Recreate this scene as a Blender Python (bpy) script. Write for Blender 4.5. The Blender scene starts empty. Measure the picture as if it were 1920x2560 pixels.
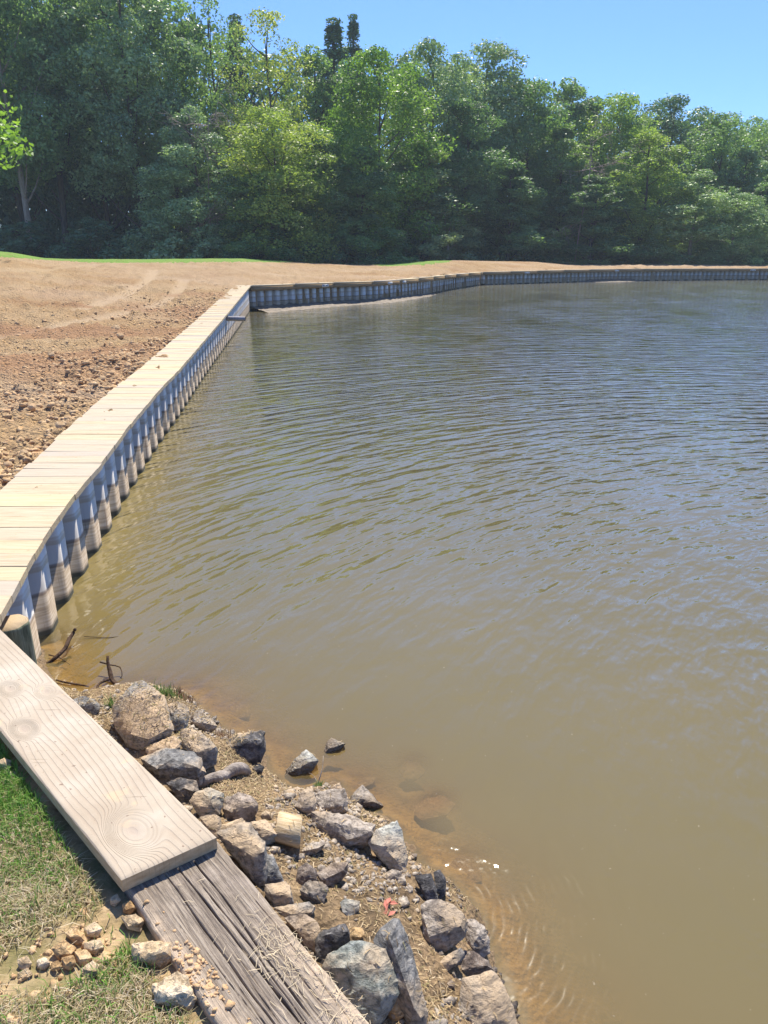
import bpy, bmesh, math, random
import numpy as np
from mathutils import Vector, Matrix
from mathutils.bvhtree import BVHTree
from mathutils.geometry import convex_hull_2d

rng = np.random.default_rng(7)
random.seed(7)
scene = bpy.context.scene
COL = scene.collection

# ------------------------------------------------------------------ camera, world, sun
EYE = 2.19
FPX = 1850.0
PITCH = math.atan((1280 - 603) / FPX)
cam = bpy.data.cameras.new('camera')
cam.sensor_fit = 'VERTICAL'; cam.sensor_height = 24.0
cam.lens = FPX / 2560 * 24.0
cam.clip_start = 0.05; cam.clip_end = 3000
cam_o = bpy.data.objects.new('camera', cam); COL.objects.link(cam_o)
cam_o.location = (0, 0, EYE)
cam_o.rotation_euler = (math.radians(90) - PITCH, 0, 0)
scene.camera = cam_o

SUN_AZ = math.radians(6)      # to the right of straight ahead
SUN_EL = math.radians(55)
world = bpy.data.worlds.new('World'); scene.world = world
world.use_nodes = True
wn = world.node_tree.nodes; wl = world.node_tree.links
bg = wn['Background']
sky = wn.new('ShaderNodeTexSky'); sky.sky_type = 'NISHITA'
sky.sun_disc = False
sky.sun_elevation = SUN_EL; sky.sun_rotation = SUN_AZ
sky.altitude = 0; sky.air_density = 1.0; sky.dust_density = 0.15; sky.ozone_density = 7.0
tint = wn.new('ShaderNodeMix'); tint.data_type = 'RGBA'; tint.blend_type = 'MULTIPLY'; tint.inputs[0].default_value = 1.0
tint.inputs[7].default_value = (.75, .93, 1.22, 1)
wl.new(sky.outputs[0], tint.inputs[6]); wl.new(tint.outputs[2], bg.inputs[0]); bg.inputs[1].default_value = 0.076
sun = bpy.data.lights.new('sun', 'SUN'); sun.energy = 3.9; sun.angle = math.radians(0.53)
sun.color = (1.0, 0.94, 0.80)
sun_o = bpy.data.objects.new('sun', sun); COL.objects.link(sun_o)
sd = Vector((math.sin(SUN_AZ) * math.cos(SUN_EL), math.cos(SUN_AZ) * math.cos(SUN_EL), math.sin(SUN_EL)))
sun_o.rotation_euler = sd.to_track_quat('Z', 'Y').to_euler()
sun_o.location = (0, 0, 60)
vs = scene.view_settings
vs.view_transform = 'Standard'; vs.look = 'None'; vs.gamma = 1.0; vs.use_curve_mapping = False
vs.exposure = 1.0
scene.cycles.max_bounces = 8
scene.cycles.transparent_max_bounces = 8
scene.cycles.caustics_reflective = False
scene.cycles.caustics_refractive = False

# ------------------------------------------------------------------ helpers
SP, CP = math.sin(PITCH), math.cos(PITCH)
def ray(px, py):
    u = (px - 960) / FPX; v = (py - 1280) / FPX
    return np.array([u, CP - v * SP, -(SP + v * CP)])
def at(px, py, z=0.0):
    d = ray(px, py); k = (z - EYE) / d[2]
    return np.array([d[0] * k, d[1] * k, z])
def at_y(px, py, Y):
    d = ray(px, py); k = Y / d[1]
    return np.array([d[0] * k, Y, EYE + d[2] * k])

def _hash(ix, iy, iz, seed):
    h = (ix.astype(np.int64) * 374761393 + iy.astype(np.int64) * 668265263 + iz.astype(np.int64) * 2147483647 + seed * 1274126177) & 0xffffffff
    h = ((h ^ (h >> 13)) * 1274126177) & 0xffffffff
    h = (h ^ (h >> 16)) & 0xffffffff
    return h.astype(np.float64) / 4294967295.0
def vnoise(x, y, z=None, seed=0):
    x = np.asarray(x, float); y = np.asarray(y, float)
    z = np.zeros_like(x) if z is None else np.asarray(z, float)
    ix, iy, iz = np.floor(x), np.floor(y), np.floor(z)
    fx, fy, fz = x - ix, y - iy, z - iz
    fx = fx * fx * (3 - 2 * fx); fy = fy * fy * (3 - 2 * fy); fz = fz * fz * (3 - 2 * fz)
    r = 0
    for dx in (0, 1):
        for dy in (0, 1):
            for dz in (0, 1):
                w = (fx if dx else 1 - fx) * (fy if dy else 1 - fy) * (fz if dz else 1 - fz)
                r = r + w * _hash(ix + dx, iy + dy, iz + dz, seed)
    return r * 2 - 1
def fbm(x, y, z=None, oct=4, seed=0, gain=0.5):
    a = 1; s = 0; n = 0; f = 1
    for o in range(oct):
        s = s + a * vnoise(np.asarray(x) * f, np.asarray(y) * f, None if z is None else np.asarray(z) * f, seed + o * 17)
        n += a; a *= gain; f *= 2.03
    return s / n
def sstep(a, b, x):
    t = np.clip((x - a) / (b - a), 0, 1); return t * t * (3 - 2 * t)

def np_mesh(name, V, F):
    V = np.asarray(V, np.float32); F = np.asarray(F, np.int32)
    me = bpy.data.meshes.new(name)
    k = F.shape[1]
    me.vertices.add(len(V)); me.vertices.foreach_set('co', V.ravel())
    me.loops.add(F.size); me.loops.foreach_set('vertex_index', F.ravel())
    me.polygons.add(len(F)); me.polygons.foreach_set('loop_start', np.arange(0, F.size, k, dtype=np.int32))
    me.update(calc_edges=True); me.validate()
    return me
def attr(me, name, vals, domain='POINT'):
    a = me.attributes.new(name, 'FLOAT', domain); a.data.foreach_set('value', np.asarray(vals, np.float32)); return a
def cattr(me, name, vals, domain='POINT'):
    vals = np.asarray(vals, np.float32)
    if vals.shape[1] == 3: vals = np.hstack([vals, np.ones((len(vals), 1), np.float32)])
    a = me.attributes.new(name, 'FLOAT_COLOR', domain); a.data.foreach_set('color', vals.ravel()); return a
def smooth(me): me.polygons.foreach_set('use_smooth', [True] * len(me.polygons))
def link(name, me, mat=None, parent=None, loc=None):
    o = bpy.data.objects.new(name, me); COL.objects.link(o)
    if mat is not None and me is not None and not me.materials: me.materials.append(mat)
    if parent is not None: o.parent = parent
    if loc is not None: o.location = loc
    return o
def tag(o, label=None, cat=None, group=None, kind=None):
    if label: o['label'] = label
    if cat: o['category'] = cat
    if group: o['group'] = group
    if kind: o['kind'] = kind
    return o
def empty(name, loc, **k):
    o = bpy.data.objects.new(name, None); COL.objects.link(o); o.location = loc; o.empty_display_size = .1
    return tag(o, **k)
def grid_faces(nu, nv):
    i = np.arange(nu - 1)[:, None] * nv + np.arange(nv - 1)[None, :]
    i = i.ravel(); return np.stack([i, i + nv, i + nv + 1, i + 1], 1)
def box_mesh(name, corners8):
    f = [(0, 1, 2, 3), (7, 6, 5, 4), (0, 4, 5, 1), (1, 5, 6, 2), (2, 6, 7, 3), (3, 7, 4, 0)]
    return np_mesh(name, corners8, f)
def tube(path, radii, n=8, cap=True):
    path = np.asarray(path, float); radii = np.asarray(radii, float)
    V = []; F = []
    T = np.gradient(path, axis=0); T /= np.linalg.norm(T, axis=1)[:, None] + 1e-9
    ref = np.array([0.31, 0.2, 0.93]) if abs(T[0, 2]) < .8 else np.array([1.0, 0.1, 0.0])
    for p, t, r in zip(path, T, radii):
        a = np.cross(t, ref); a /= np.linalg.norm(a); b = np.cross(t, a)
        for k in range(n):
            th = 2 * math.pi * k / n; V.append(p + r * (math.cos(th) * a + math.sin(th) * b))
    for i in range(len(path) - 1):
        for k in range(n):
            k2 = (k + 1) % n
            F.append((i * n + k, i * n + k2, (i + 1) * n + k2, (i + 1) * n + k))
    if cap:
        c0 = len(V); V.append(path[0]); c1 = len(V); V.append(path[-1])
        L = (len(path) - 1) * n
        for k in range(n):
            k2 = (k + 1) % n
            F.append((c0, k2, k, k)); F.append((c1, L + k, L + k2, L + k2))
    F2 = [f for f in F]
    return V, F2
def py_mesh(name, V, F):
    me = bpy.data.meshes.new(name)
    me.from_pydata([tuple(v) for v in V], [], [tuple(dict.fromkeys(f)) for f in F]); me.update(); return me
def merge(parts):
    V = []; F = []
    for v, f in parts:
        o = len(V); V += list(v); F += [tuple(i + o for i in q) for q in f]
    return V, F

# ------------------------------------------------------------------ materials
class M:
    def __init__(s, name):
        s.m = bpy.data.materials.new(name); s.m.use_nodes = True
        s.nt = s.m.node_tree; s.n = s.nt.nodes; s.l = s.nt.links
        s.b = s.n['Principled BSDF']; s.out = s.n['Material Output']
    def new(s, t, **k):
        x = s.n.new(t)
        for a, v in k.items(): setattr(x, a, v)
        return x
    def con(s, a, b): s.l.new(a, b)
    def val(s, sock, v):
        if hasattr(v, 'default_value') or hasattr(v, 'is_output'): s.con(v, sock)
        else: sock.default_value = v
    def math(s, op, a, b=None, c=None, clamp=False):
        x = s.new('ShaderNodeMath', operation=op, use_clamp=clamp)
        s.val(x.inputs[0], a)
        if b is not None: s.val(x.inputs[1], b)
        if c is not None: s.val(x.inputs[2], c)
        return x.outputs[0]
    def vmath(s, op, a, b=None):
        x = s.new('ShaderNodeVectorMath', operation=op)
        s.val(x.inputs[0], a)
        if b is not None: s.val(x.inputs[1], b)
        return x.outputs['Value'] if op in ('LENGTH', 'DISTANCE', 'DOT_PRODUCT') else x.outputs[0]
    def pos(s): return s.new('ShaderNodeNewGeometry').outputs['Position']
    def obj(s): return s.new('ShaderNodeTexCoord').outputs['Object']
    def mapv(s, v, scale=(1, 1, 1), loc=(0, 0, 0), rot=(0, 0, 0)):
        x = s.new('ShaderNodeMapping'); s.con(v, x.inputs[0])
        x.inputs['Location'].default_value = loc; x.inputs['Rotation'].default_value = rot; x.inputs['Scale'].default_value = scale
        return x.outputs[0]
    def noise(s, v, scale, detail=4, rough=.55, dist=0.0):
        x = s.new('ShaderNodeTexNoise'); s.con(v, x.inputs['Vector'])
        x.inputs['Scale'].default_value = scale; x.inputs['Detail'].default_value = detail
        x.inputs['Roughness'].default_value = rough; x.inputs['Distortion'].default_value = dist
        return x.outputs['Fac']
    def ramp(s, f, stops, interp='LINEAR'):
        x = s.new('ShaderNodeValToRGB'); s.con(f, x.inputs[0]); cr = x.color_ramp; cr.interpolation = interp
        while len(cr.elements) < len(stops): cr.elements.new(.5)
        for e, (p, c) in zip(cr.elements, stops):
            e.position = p; e.color = (c, c, c, 1) if isinstance(c, (int, float)) else (*c, 1)
        return x.outputs[0]
    def mix(s, f, a, b, t='MIX'):
        x = s.new('ShaderNodeMix', data_type='RGBA', blend_type=t)
        s.val(x.inputs[0], f)
        for sock, v in ((x.inputs[6], a), (x.inputs[7], b)):
            if isinstance(v, tuple): sock.default_value = (*v, 1)
            else: s.con(v, sock)
        return x.outputs[2]
    def bump(s, h, dist=.01, strength=1.0, normal=None):
        x = s.new('ShaderNodeBump'); s.con(h, x.inputs['Height']); x.inputs['Distance'].default_value = dist
        x.inputs['Strength'].default_value = strength
        if normal is not None: s.con(normal, x.inputs['Normal'])
        return x.outputs[0]
    def attr(s, name): return s.new('ShaderNodeAttribute', attribute_name=name).outputs
    def set(s, color=None, rough=None, spec=None, normal=None):
        if color is not None:
            if isinstance(color, tuple): s.b.inputs['Base Color'].default_value = (*color, 1)
            else: s.con(color, s.b.inputs['Base Color'])
        if rough is not None: s.val(s.b.inputs['Roughness'], rough)
        if spec is not None: s.b.inputs['Specular IOR Level'].default_value = spec
        if normal is not None: s.con(normal, s.b.inputs['Normal'])
        return s.m

def mat_dirt():
    m = M('dirt'); p = m.pos()
    n1 = m.noise(p, .55, 5, .6); n2 = m.noise(p, 5, 6, .65); n3 = m.noise(p, 34, 5, .7)
    c = m.ramp(n1, [(.3, (.36, .20, .09)), (.5, (.46, .30, .15)), (.72, (.54, .395, .235))])
    c = m.mix(m.ramp(n2, [(.35, 0.0), (.65, .75)]), c, (.44, .30, .165))
    c = m.mix(m.ramp(n3, [(.36, .6), (.5, 0.0)]), c, (.26, .145, .08))
    c = m.mix(m.attr('track')[2], c, (.56, .41, .26))
    c = m.mix(m.attr('pale')[2], c, (.52, .375, .25))
    c = m.mix(m.attr('red')[2], c, (.37, .205, .11))
    v = m.new('ShaderNodeTexVoronoi', feature='DISTANCE_TO_EDGE'); m.con(p, v.inputs['Vector']); v.inputs['Scale'].default_value = 17
    h = m.math('ADD', m.math('MULTIPLY', n3, .6), m.math('MULTIPLY', m.math('MINIMUM', v.outputs[0], .3), 1.2))
    return m.set(c, .95, .2, m.bump(h, .055))
def mat_clod():
    m = M('dry_clod'); p = m.obj()
    n = m.noise(m.pos(), 22, 5, .65); n2 = m.noise(m.pos(), 3, 3)
    c = m.ramp(n, [(.32, (.40, .24, .12)), (.5, (.54, .37, .205)), (.7, (.64, .48, .31))])
    c = m.mix(m.ramp(n2, [(.4, 0.0), (.6, .5)]), c, (.62, .38, .20))
    return m.set(c, .95, .2, m.bump(n, .01))
def mat_turf(name, a, b, c2):
    m = M(name); p = m.pos()
    n = m.noise(p, 1.2, 4); n2 = m.noise(p, 14, 4, .7)
    c = m.ramp(n2, [(.3, a), (.55, b), (.75, c2)])
    c = m.mix(m.ramp(n, [(.52, 0.0), (.7, .5)]), c, (.27, .25, .08))
    return m.set(c, .9, .2, m.bump(n2, .04))
def mat_leaf(name, dark, mid, light, trans=.45, gloss=.7):
    m = M(name)
    t = m.attr('tint')[2]
    dark, mid, light = [tuple(2.15 * q for q in cc) for cc in (dark, mid, light)]
    c = m.ramp(t, [(0.0, dark), (.5, mid), (1.0, light)])
    oi = m.new('ShaderNodeObjectInfo')
    c = m.mix(1.0, c, oi.outputs['Color'], 'MULTIPLY')
    m.set(c, .48, gloss * .55)
    tr = m.new('ShaderNodeBsdfTranslucent')
    m.con(m.mix(1.0, c, (1.25, 1.35, .55), 'MULTIPLY'), tr.inputs[0])
    ms = m.new('ShaderNodeMixShader'); ms.inputs[0].default_value = trans
    m.con(m.b.outputs[0], ms.inputs[1]); m.con(tr.outputs[0], ms.inputs[2]); m.con(ms.outputs[0], m.out.inputs[0])
    return m.m
def mat_bark(name, a, b):
    m = M(name); p = m.mapv(m.obj(), (6, 6, 1.2)); n = m.noise(p, 2.5, 5, .65)
    return m.set(m.ramp(n, [(.35, a), (.65, b)]), .9, .2, m.bump(n, .03))
def mat_rock(name, cols, vein=(.6, .58, .55), crust=.0, crustcol=(.58, .43, .28), dark=1.0):
    m = M(name); p = m.pos(); off = m.new('ShaderNodeObjectInfo').outputs['Random']
    o2 = m.vmath('ADD', p, m.vmath('MULTIPLY', off_vec(m, off), (9, 7, 5)))
    cols = [tuple(q) for q in cols]
    warp = m.noise(m.mapv(o2, (1, 1, 2.2), rot=(.5, .3, .4)), 9, 6, .62, .6)
    n2 = m.noise(o2, 55, 6, .7); n3 = m.noise(o2, 4.0, 3, .5)
    n4 = m.noise(m.mapv(o2, (1, 1, 5), rot=(.9, .5, .2)), 16, 6, .75, 1.6)
    c = m.ramp(warp, [(.33, cols[0]), (.5, cols[1]), (.64, cols[2])])
    c = m.mix(m.ramp(n2, [(.38, .75), (.52, 0.0)]), c, tuple(.45 * x for x in cols[0]))
    c = m.mix(m.ramp(n2, [(.56, 0.0), (.72, .55)]), c, vein)
    c = m.mix(m.ramp(n4, [(.40, .55), (.47, 0.0)]), c, tuple(.5 * x for x in cols[0]))
    if crust > 0:
        sep = m.new('ShaderNodeSeparateXYZ'); m.con(m.new('ShaderNodeNewGeometry').outputs['Normal'], sep.inputs[0])
        f = m.math('MULTIPLY', m.ramp(m.math('ADD', n3, m.math('MULTIPLY', n2, .25)), [(.5 + .2 * (1 - crust) , 0.0), (.62 + .25 * (1 - crust), 1.0)]), m.ramp(sep.outputs[2], [(.2, 0.0), (.6, 1.0)]))
        c = m.mix(f, c, crustcol)
    z = m.new('ShaderNodeSeparateXYZ'); m.con(p, z.inputs[0])
    zz = m.math('ADD', z.outputs[2], m.math('MULTIPLY', m.math('SUBTRACT', warp, .5), .05))
    wet = m.ramp(m.math('MULTIPLY', zz, 10), [(.0, 1.0), (.25, .95), (.6, 0.0)])
    under = m.ramp(m.math('ADD', m.math('MULTIPLY', z.outputs[2], 6), 1), [(.9, 1.0), (1.0, 0.0)])
    c = m.mix(m.math('MULTIPLY', wet, m.math('SUBTRACT', 1.0, under)), c, m.mix(1.0, c, (.28, .26, .25), 'MULTIPLY'))
    c = m.mix(m.math('MULTIPLY', under, .8), c, (.30, .19, .09))
    h = m.math('ADD', m.math('MULTIPLY', warp, 1.3), m.math('ADD', m.math('MULTIPLY', n2, .35), m.math('MULTIPLY', n4, .5)))
    rough = m.math('SUBTRACT', .82, m.math('MULTIPLY', wet, .6))
    return m.set(c, rough, .45, m.bump(h, .014))
def off_vec(m, off):
    x = m.new('ShaderNodeCombineXYZ')
    for i in range(3): m.con(off, x.inputs[i])
    return x.outputs[0]
def mat_straw():
    m = M('dry_straw'); c = m.attr('col')[0]
    return m.set(c, .7, .3)
def mat_blade():
    m = M('grass_blade'); c = m.attr('col')[0]
    m.set(c, .5, .4)
    tr = m.new('ShaderNodeBsdfTranslucent'); m.con(c, tr.inputs[0])
    ms = m.new('ShaderNodeMixShader'); ms.inputs[0].default_value = .35
    m.con(m.b.outputs[0], ms.inputs[1]); m.con(tr.outputs[0], ms.inputs[2]); m.con(ms.outputs[0], m.out.inputs[0])
    return m.m
def mat_soil():
    m = M('bank_soil'); p = m.pos()
    n = m.noise(p, 9, 6, .65); n2 = m.noise(p, 70, 5, .75); n3 = m.noise(p, 3.1, 3)
    c = m.ramp(n, [(.32, (.12, .08, .045)), (.5, (.25, .17, .095)), (.68, (.40, .28, .165))])
    c = m.mix(m.ramp(n3, [(.5, 0.0), (.66, .7)]), c, (.46, .31, .175))
    c = m.mix(m.ramp(n2, [(.40, .7), (.52, 0.0)]), c, (.12, .08, .045))
    z = m.new('ShaderNodeSeparateXYZ'); m.con(p, z.inputs[0])
    wet = m.ramp(m.math('MULTIPLY', z.outputs[2], 10), [(.0, 1.0), (.15, .8), (.4, 0.0)])
    c = m.mix(m.math('MULTIPLY', wet, .5), c, (.20, .12, .055))
    under = m.ramp(m.math('ADD', m.math('MULTIPLY', z.outputs[2], 6), 1), [(.9, 1.0), (1.0, 0.0)])
    c = m.mix(m.math('MULTIPLY', under, .9), c, m.ramp(n, [(.3, (.30, .20, .08)), (.65, (.62, .45, .22))]))
    v = m.new('ShaderNodeTexVoronoi'); m.con(p, v.inputs['Vector']); v.inputs['Scale'].default_value = 55
    h = m.math('ADD', m.math('MULTIPLY', n2, 1.0), m.math('MULTIPLY', v.outputs[0], .8))
    return m.set(c, m.math('SUBTRACT', .95, m.math('MULTIPLY', wet, .5)), .3, m.bump(h, .012))
def mat_newboard():   # yellowish treated cap boards, each a little different
    m = M('treated_board'); o = m.obj(); r = m.new('ShaderNodeObjectInfo').outputs['Random']
    p = m.vmath('ADD', m.pos(), m.vmath('MULTIPLY', off_vec(m, r), (31, 17, 5)))
    g = m.noise(m.mapv(p, (2.2, 30, 30)), 1.6, 5, .6, .8); n2 = m.noise(p, 6, 5, .6)
    c = m.ramp(g, [(.3, (.41, .31, .19)), (.5, (.55, .435, .28)), (.7, (.63, .52, .36))])
    c = m.mix(m.ramp(r, [(.0, .5), (.2, 0.0), (.66, .15), (.74, .9), (.86, .3), (1.0, .6)]), c, (.44, .385, .33))
    c = m.mix(m.ramp(r, [(.3, 0.0), (.36, .35), (.45, 0.0)]), c, (.66, .55, .30))
    c = m.mix(m.ramp(m.noise(p, 11, 6, .75), [(.56, 0.0), (.7, .65)]), c, (.60, .40, .24))
    c = m.mix(m.ramp(m.noise(p, 38, 3, .6), [(.67, 0.0), (.72, .8)]), c, (.36, .20, .11))
    return m.set(c, .75, .3, m.bump(g, .003))
def mat_fascia():
    m = M('fascia_wood'); p = m.pos(); g = m.noise(m.mapv(p, (1.5, 1.5, 40)), 2, 4)
    c = m.ramp(g, [(.3, (.24, .16, .09)), (.7, (.42, .30, .17))])
    return m.set(c, .8, .3)
def mat_vinyl():
    m = M('vinyl_sheet'); p = m.pos(); sp = m.new('ShaderNodeSeparateXYZ'); m.con(p, sp.inputs[0]); z = sp.outputs[2]
    r = m.new('ShaderNodeObjectInfo').outputs['Random']
    n = m.noise(m.mapv(p, (1, 1, 1)), 4, 4); st = m.noise(m.mapv(p, (3, 3, 60)), 1.0, 4, .7)
    stv = m.noise(m.mapv(p, (40, 40, 1.2)), 1.0, 4, .6)
    zz = m.math('ADD', z, m.math('MULTIPLY', m.math('SUBTRACT', n, .5), .035))
    c = m.mix(m.ramp(stv, [(.35, 0.0), (.7, .25)]), (.86, .82, .76), (.60, .55, .48))
    # silty band up to about 0.27 m, with darker layered lines
    silt = m.ramp(zz, [(.255, 1.0), (.27, .0)])
    siltc = m.ramp(st, [(.32, (.27, .195, .125)), (.45, (.41, .31, .21)), (.62, (.54, .44, .33))])
    midc = m.mix(m.ramp(zz, [(.27, .72), (.40, .55), (.46, .0)]), c, (.42, .38, .35))
    midf = m.ramp(r, [(.0, 1.0), (.85, .8), (1.0, .3)])
    c = m.mix(midf, c, midc)
    och = m.math('MULTIPLY', m.ramp(zz, [(.40, 0.0), (.405, 1.0), (.43, .85), (.435, .35), (.45, .8), (.462, 0.0)]), midf)
    c = m.mix(m.math('MULTIPLY', och, .75), c, (.47, .33, .15))
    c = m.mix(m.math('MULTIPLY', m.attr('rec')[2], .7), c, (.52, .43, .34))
    c = m.mix(silt, c, siltc)
    line = m.ramp(zz, [(.245, 0.0), (.257, 1.0), (.272, 1.0), (.282, 0.0)])
    c = m.mix(m.math('MULTIPLY', line, .7), c, (.15, .09, .05))
    rust = m.ramp(stv, [(.60, 0.0), (.66, .8)])
    c = m.mix(m.math('MULTIPLY', rust, m.ramp(z, [(.18, .7), (.32, .0)])), c, (.17, .085, .05))
    alg = m.ramp(m.math('ADD', zz, m.math('MULTIPLY', n, .02)), [(.035, 1.0), (.065, 0.0)])
    c = m.mix(alg, c, (.035, .032, .018))
    return m.set(c, m.ramp(zz, [(.25, .75), (.3, .35)]), .45)
def mat_plain(name, col, rough=.6, n=20, var=.25):
    m = M(name); nz = m.noise(m.pos(), n, 4)
    c = m.ramp(nz, [(.3, tuple(x * (1 - var) for x in col)), (.7, tuple(min(1, x * (1 + var)) for x in col))])
    return m.set(c, rough, .4, m.bump(nz, .004))

MAT = dict(
    dirt=mat_dirt(), clod=mat_clod(),
    turf=mat_turf('far_turf', (.10, .19, .03), (.17, .29, .045), (.25, .36, .08)),
    under=mat_plain('forest_floor', (.07, .055, .03), .95),
    leaf=mat_leaf('leaf_green', (.045, .072, .040), (.10, .148, .072), (.17, .225, .10)),
    leafy=mat_leaf('leaf_yellow', (.075, .105, .035), (.15, .19, .062), (.27, .275, .085), .42),
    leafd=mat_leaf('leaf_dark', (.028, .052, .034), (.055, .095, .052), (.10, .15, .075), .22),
    leafs=mat_leaf('leaf_silver', (.06, .09, .055), (.135, .18, .10), (.25, .29, .17), .3, .7),
    bark=mat_bark('bark_dark', (.055, .045, .04), (.14, .115, .095)),
    barkp=mat_bark('bark_pale', (.22, .18, .15), (.42, .36, .32)),
    straw=mat_straw(), blade=mat_blade(), soil=mat_soil(),
    board=mat_newboard(), fascia=mat_fascia(), vinyl=mat_vinyl(),
    stick=mat_bark('wet_stick', (.035, .02, .014), (.13, .08, .055)),
    pipe=mat_plain('grey_pipe', (.33, .30, .31), .4),
    white=mat_plain('tag_white', (.75, .77, .78), .5, 60, .05),
    ink=mat_plain('tag_ink', (.03, .06, .18), .5),
    mud=mat_plain('grey_mud', (.19, .145, .105), .75, 5, .5),
)
G = [(.11, .11, .125), (.21, .21, .225), (.33, .32, .32)]
MAT['r_grey'] = mat_rock('rock_grey', [(.13, .125, .125), (.26, .25, .24), (.42, .385, .35)], crust=.62)
MAT['r_dark'] = mat_rock('rock_dark', [(.05, .047, .05), (.115, .105, .105), (.27, .245, .225)], crust=.42)
MAT['r_tan'] = mat_rock('rock_tan', [(.27, .215, .17), (.46, .38, .305), (.60, .51, .42)], crust=.4)
MAT['r_brown'] = mat_rock('rock_brown', [(.13, .095, .08), (.29, .225, .18), (.45, .36, .29)], crust=.5)
MAT['r_green'] = mat_rock('rock_green', [(.17, .19, .175), (.33, .355, .33), (.50, .48, .40)], crust=.4, vein=(.62, .66, .64))
MAT['r_pale'] = mat_rock('rock_pale', [(.38, .38, .33), (.58, .56, .49), (.72, .67, .58)], crust=.2, vein=(.70, .78, .75))
MAT['r_debris'] = mat_rock('rock_debris', [(.24, .225, .20), (.40, .37, .33), (.52, .46, .39)], crust=.9, crustcol=(.60, .43, .27))
MAT['r_clay'] = mat_rock('rock_clay', [(.52, .36, .20), (.70, .52, .32), (.80, .65, .46)], crust=.0, vein=(.82, .70, .54))
MAT['r_ochre'] = mat_rock('rock_ochre', [(.50, .29, .12), (.66, .43, .21), (.76, .56, .33)], crust=.0, vein=(.80, .64, .42))

# ------------------------------------------------------------------ layout curves
def catmull(P, step):
    P = [np.array(p, float) for p in P]
    P = [2 * P[0] - P[1]] + P + [2 * P[-1] - P[-2]]
    out = []
    for i in range(1, len(P) - 2):
        a, b, c, d = P[i - 1:i + 3]
        n = max(2, int(np.linalg.norm(c - b) / step))
        for t in np.linspace(0, 1, n, endpoint=False):
            out.append(.5 * ((2 * b) + (c - a) * t + (2 * a - 5 * b + 4 * c - d) * t * t + (3 * b - a - 3 * c + d) * t ** 3))
    out.append(P[-2]); return np.array(out)
def arclen(P):
    d = np.linalg.norm(np.diff(P[:, :2], axis=0), axis=1); return np.concatenate([[0], np.cumsum(d)])
def sample(P, L, s):
    return np.array([np.interp(s, L, P[:, k]) for k in range(P.shape[1])])

near_px = [(-60, 1640, .64), (19, 1506, .64), (64, 1420, .64), (103, 1355, .64), (157, 1276, .64), (206, 1212, .64), (250, 1162, .64),
           (316, 1073, .64), (401, 972, .64), (451, 920, .64), (521, 839, .65), (571, 781, .70), (598, 748, .755), (627, 714, .81)]
W1 = catmull([at(*p) for p in near_px], .1)
W2 = catmull([at(*p) for p in [(627, 714, .81), (740, 709.5, .80), (847, 705.6, .78), (970, 701.5, .76), (1072, 692.5, .74), (1134, 686, .70), (1208, 680, .66)]], .2)
W3 = catmull([at(*p) for p in [(1208, 680, .66), (1504, 673, .68), (1720, 671.3, .67), (1920, 671, .66)]] + [np.array([34.0, 47.6, .66]), np.array([60.0, 50.0, .66])], .3)
L1, L2, L3 = arclen(W1), arclen(W2), arclen(W3)
CAPW = .53

shore_px = [(110, 1665), (150, 1725), (230, 1750), (330, 1735), (470, 1740), (560, 1825), (640, 1880), (665, 1930), (740, 1985), (830, 1970),
            (885, 2015), (985, 2080), (1050, 2170), (1115, 2200), (1200, 2290), (1232, 2400), (1300, 2560)]
SH = np.array([at(x, y, 0)[:2] for x, y in shore_px])
SH = np.vstack([[[-1.95, 3.7]], SH, [[.55, 1.2], [.7, .6], [.9, -.5], [1.6, -3], [2.5, -8]]])
LAND = np.vstack([SH, [[-30, -8], [-30, 3.7]]])
def seg_dist(X, Y, P):
    d = np.full(X.shape, 1e9)
    for a, b in zip(P[:-1], P[1:]):
        ab = b - a; t = np.clip(((X - a[0]) * ab[0] + (Y - a[1]) * ab[1]) / (ab @ ab + 1e-12), 0, 1)
        d = np.minimum(d, np.hypot(X - a[0] - t * ab[0], Y - a[1] - t * ab[1]))
    return d
def in_poly(X, Y, P):
    inside = np.zeros(X.shape, bool); n = len(P); j = n - 1
    for i in range(n):
        xi, yi = P[i]; xj, yj = P[j]
        with np.errstate(divide='ignore', invalid='ignore'):
            c = ((yi > Y) != (yj > Y)) & (X < (xj - xi) * (Y - yi) / (yj - yi + 1e-15) + xi)
        inside ^= c; j = i
    return inside
def bank_z(X, Y):
    X = np.asarray(X, float); Y = np.asarray(Y, float)
    d = seg_dist(X, Y, SH); land = in_poly(X, Y, LAND)
    zl = .43 * (1 - np.exp(-d / .42)) + .012
    zw = -.6 * (1 - np.exp(-d / 1.5))
    z = np.where(land, zl, zw)
    z = z + .035 * fbm(X * 5, Y * 5, oct=3, seed=3) * np.where(land, sstep(0, .1, d), .6) + .012 * fbm(X * 26, Y * 26, oct=3, seed=9)
    return z
def hit_bank(px, py):
    d = ray(px, py); k = (np.linspace(1.35, .05, 260) - EYE) / d[2]
    X, Y, Z = d[0] * k, d[1] * k, EYE + d[2] * k
    below = Z < bank_z(X, Y)
    i = np.argmax(below)
    return np.array([X[i], Y[i], Z[i]])
def hit_bank2(px, py):
    d = ray(px, py); k = (np.linspace(.8, -.9, 500) - EYE) / d[2]
    X, Y, Z = d[0] * k, d[1] * k, EYE + d[2] * k
    below = Z < bank_z(X, Y); i = int(np.argmax(below))
    return np.array([X[i], Y[i], Z[i]])

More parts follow.
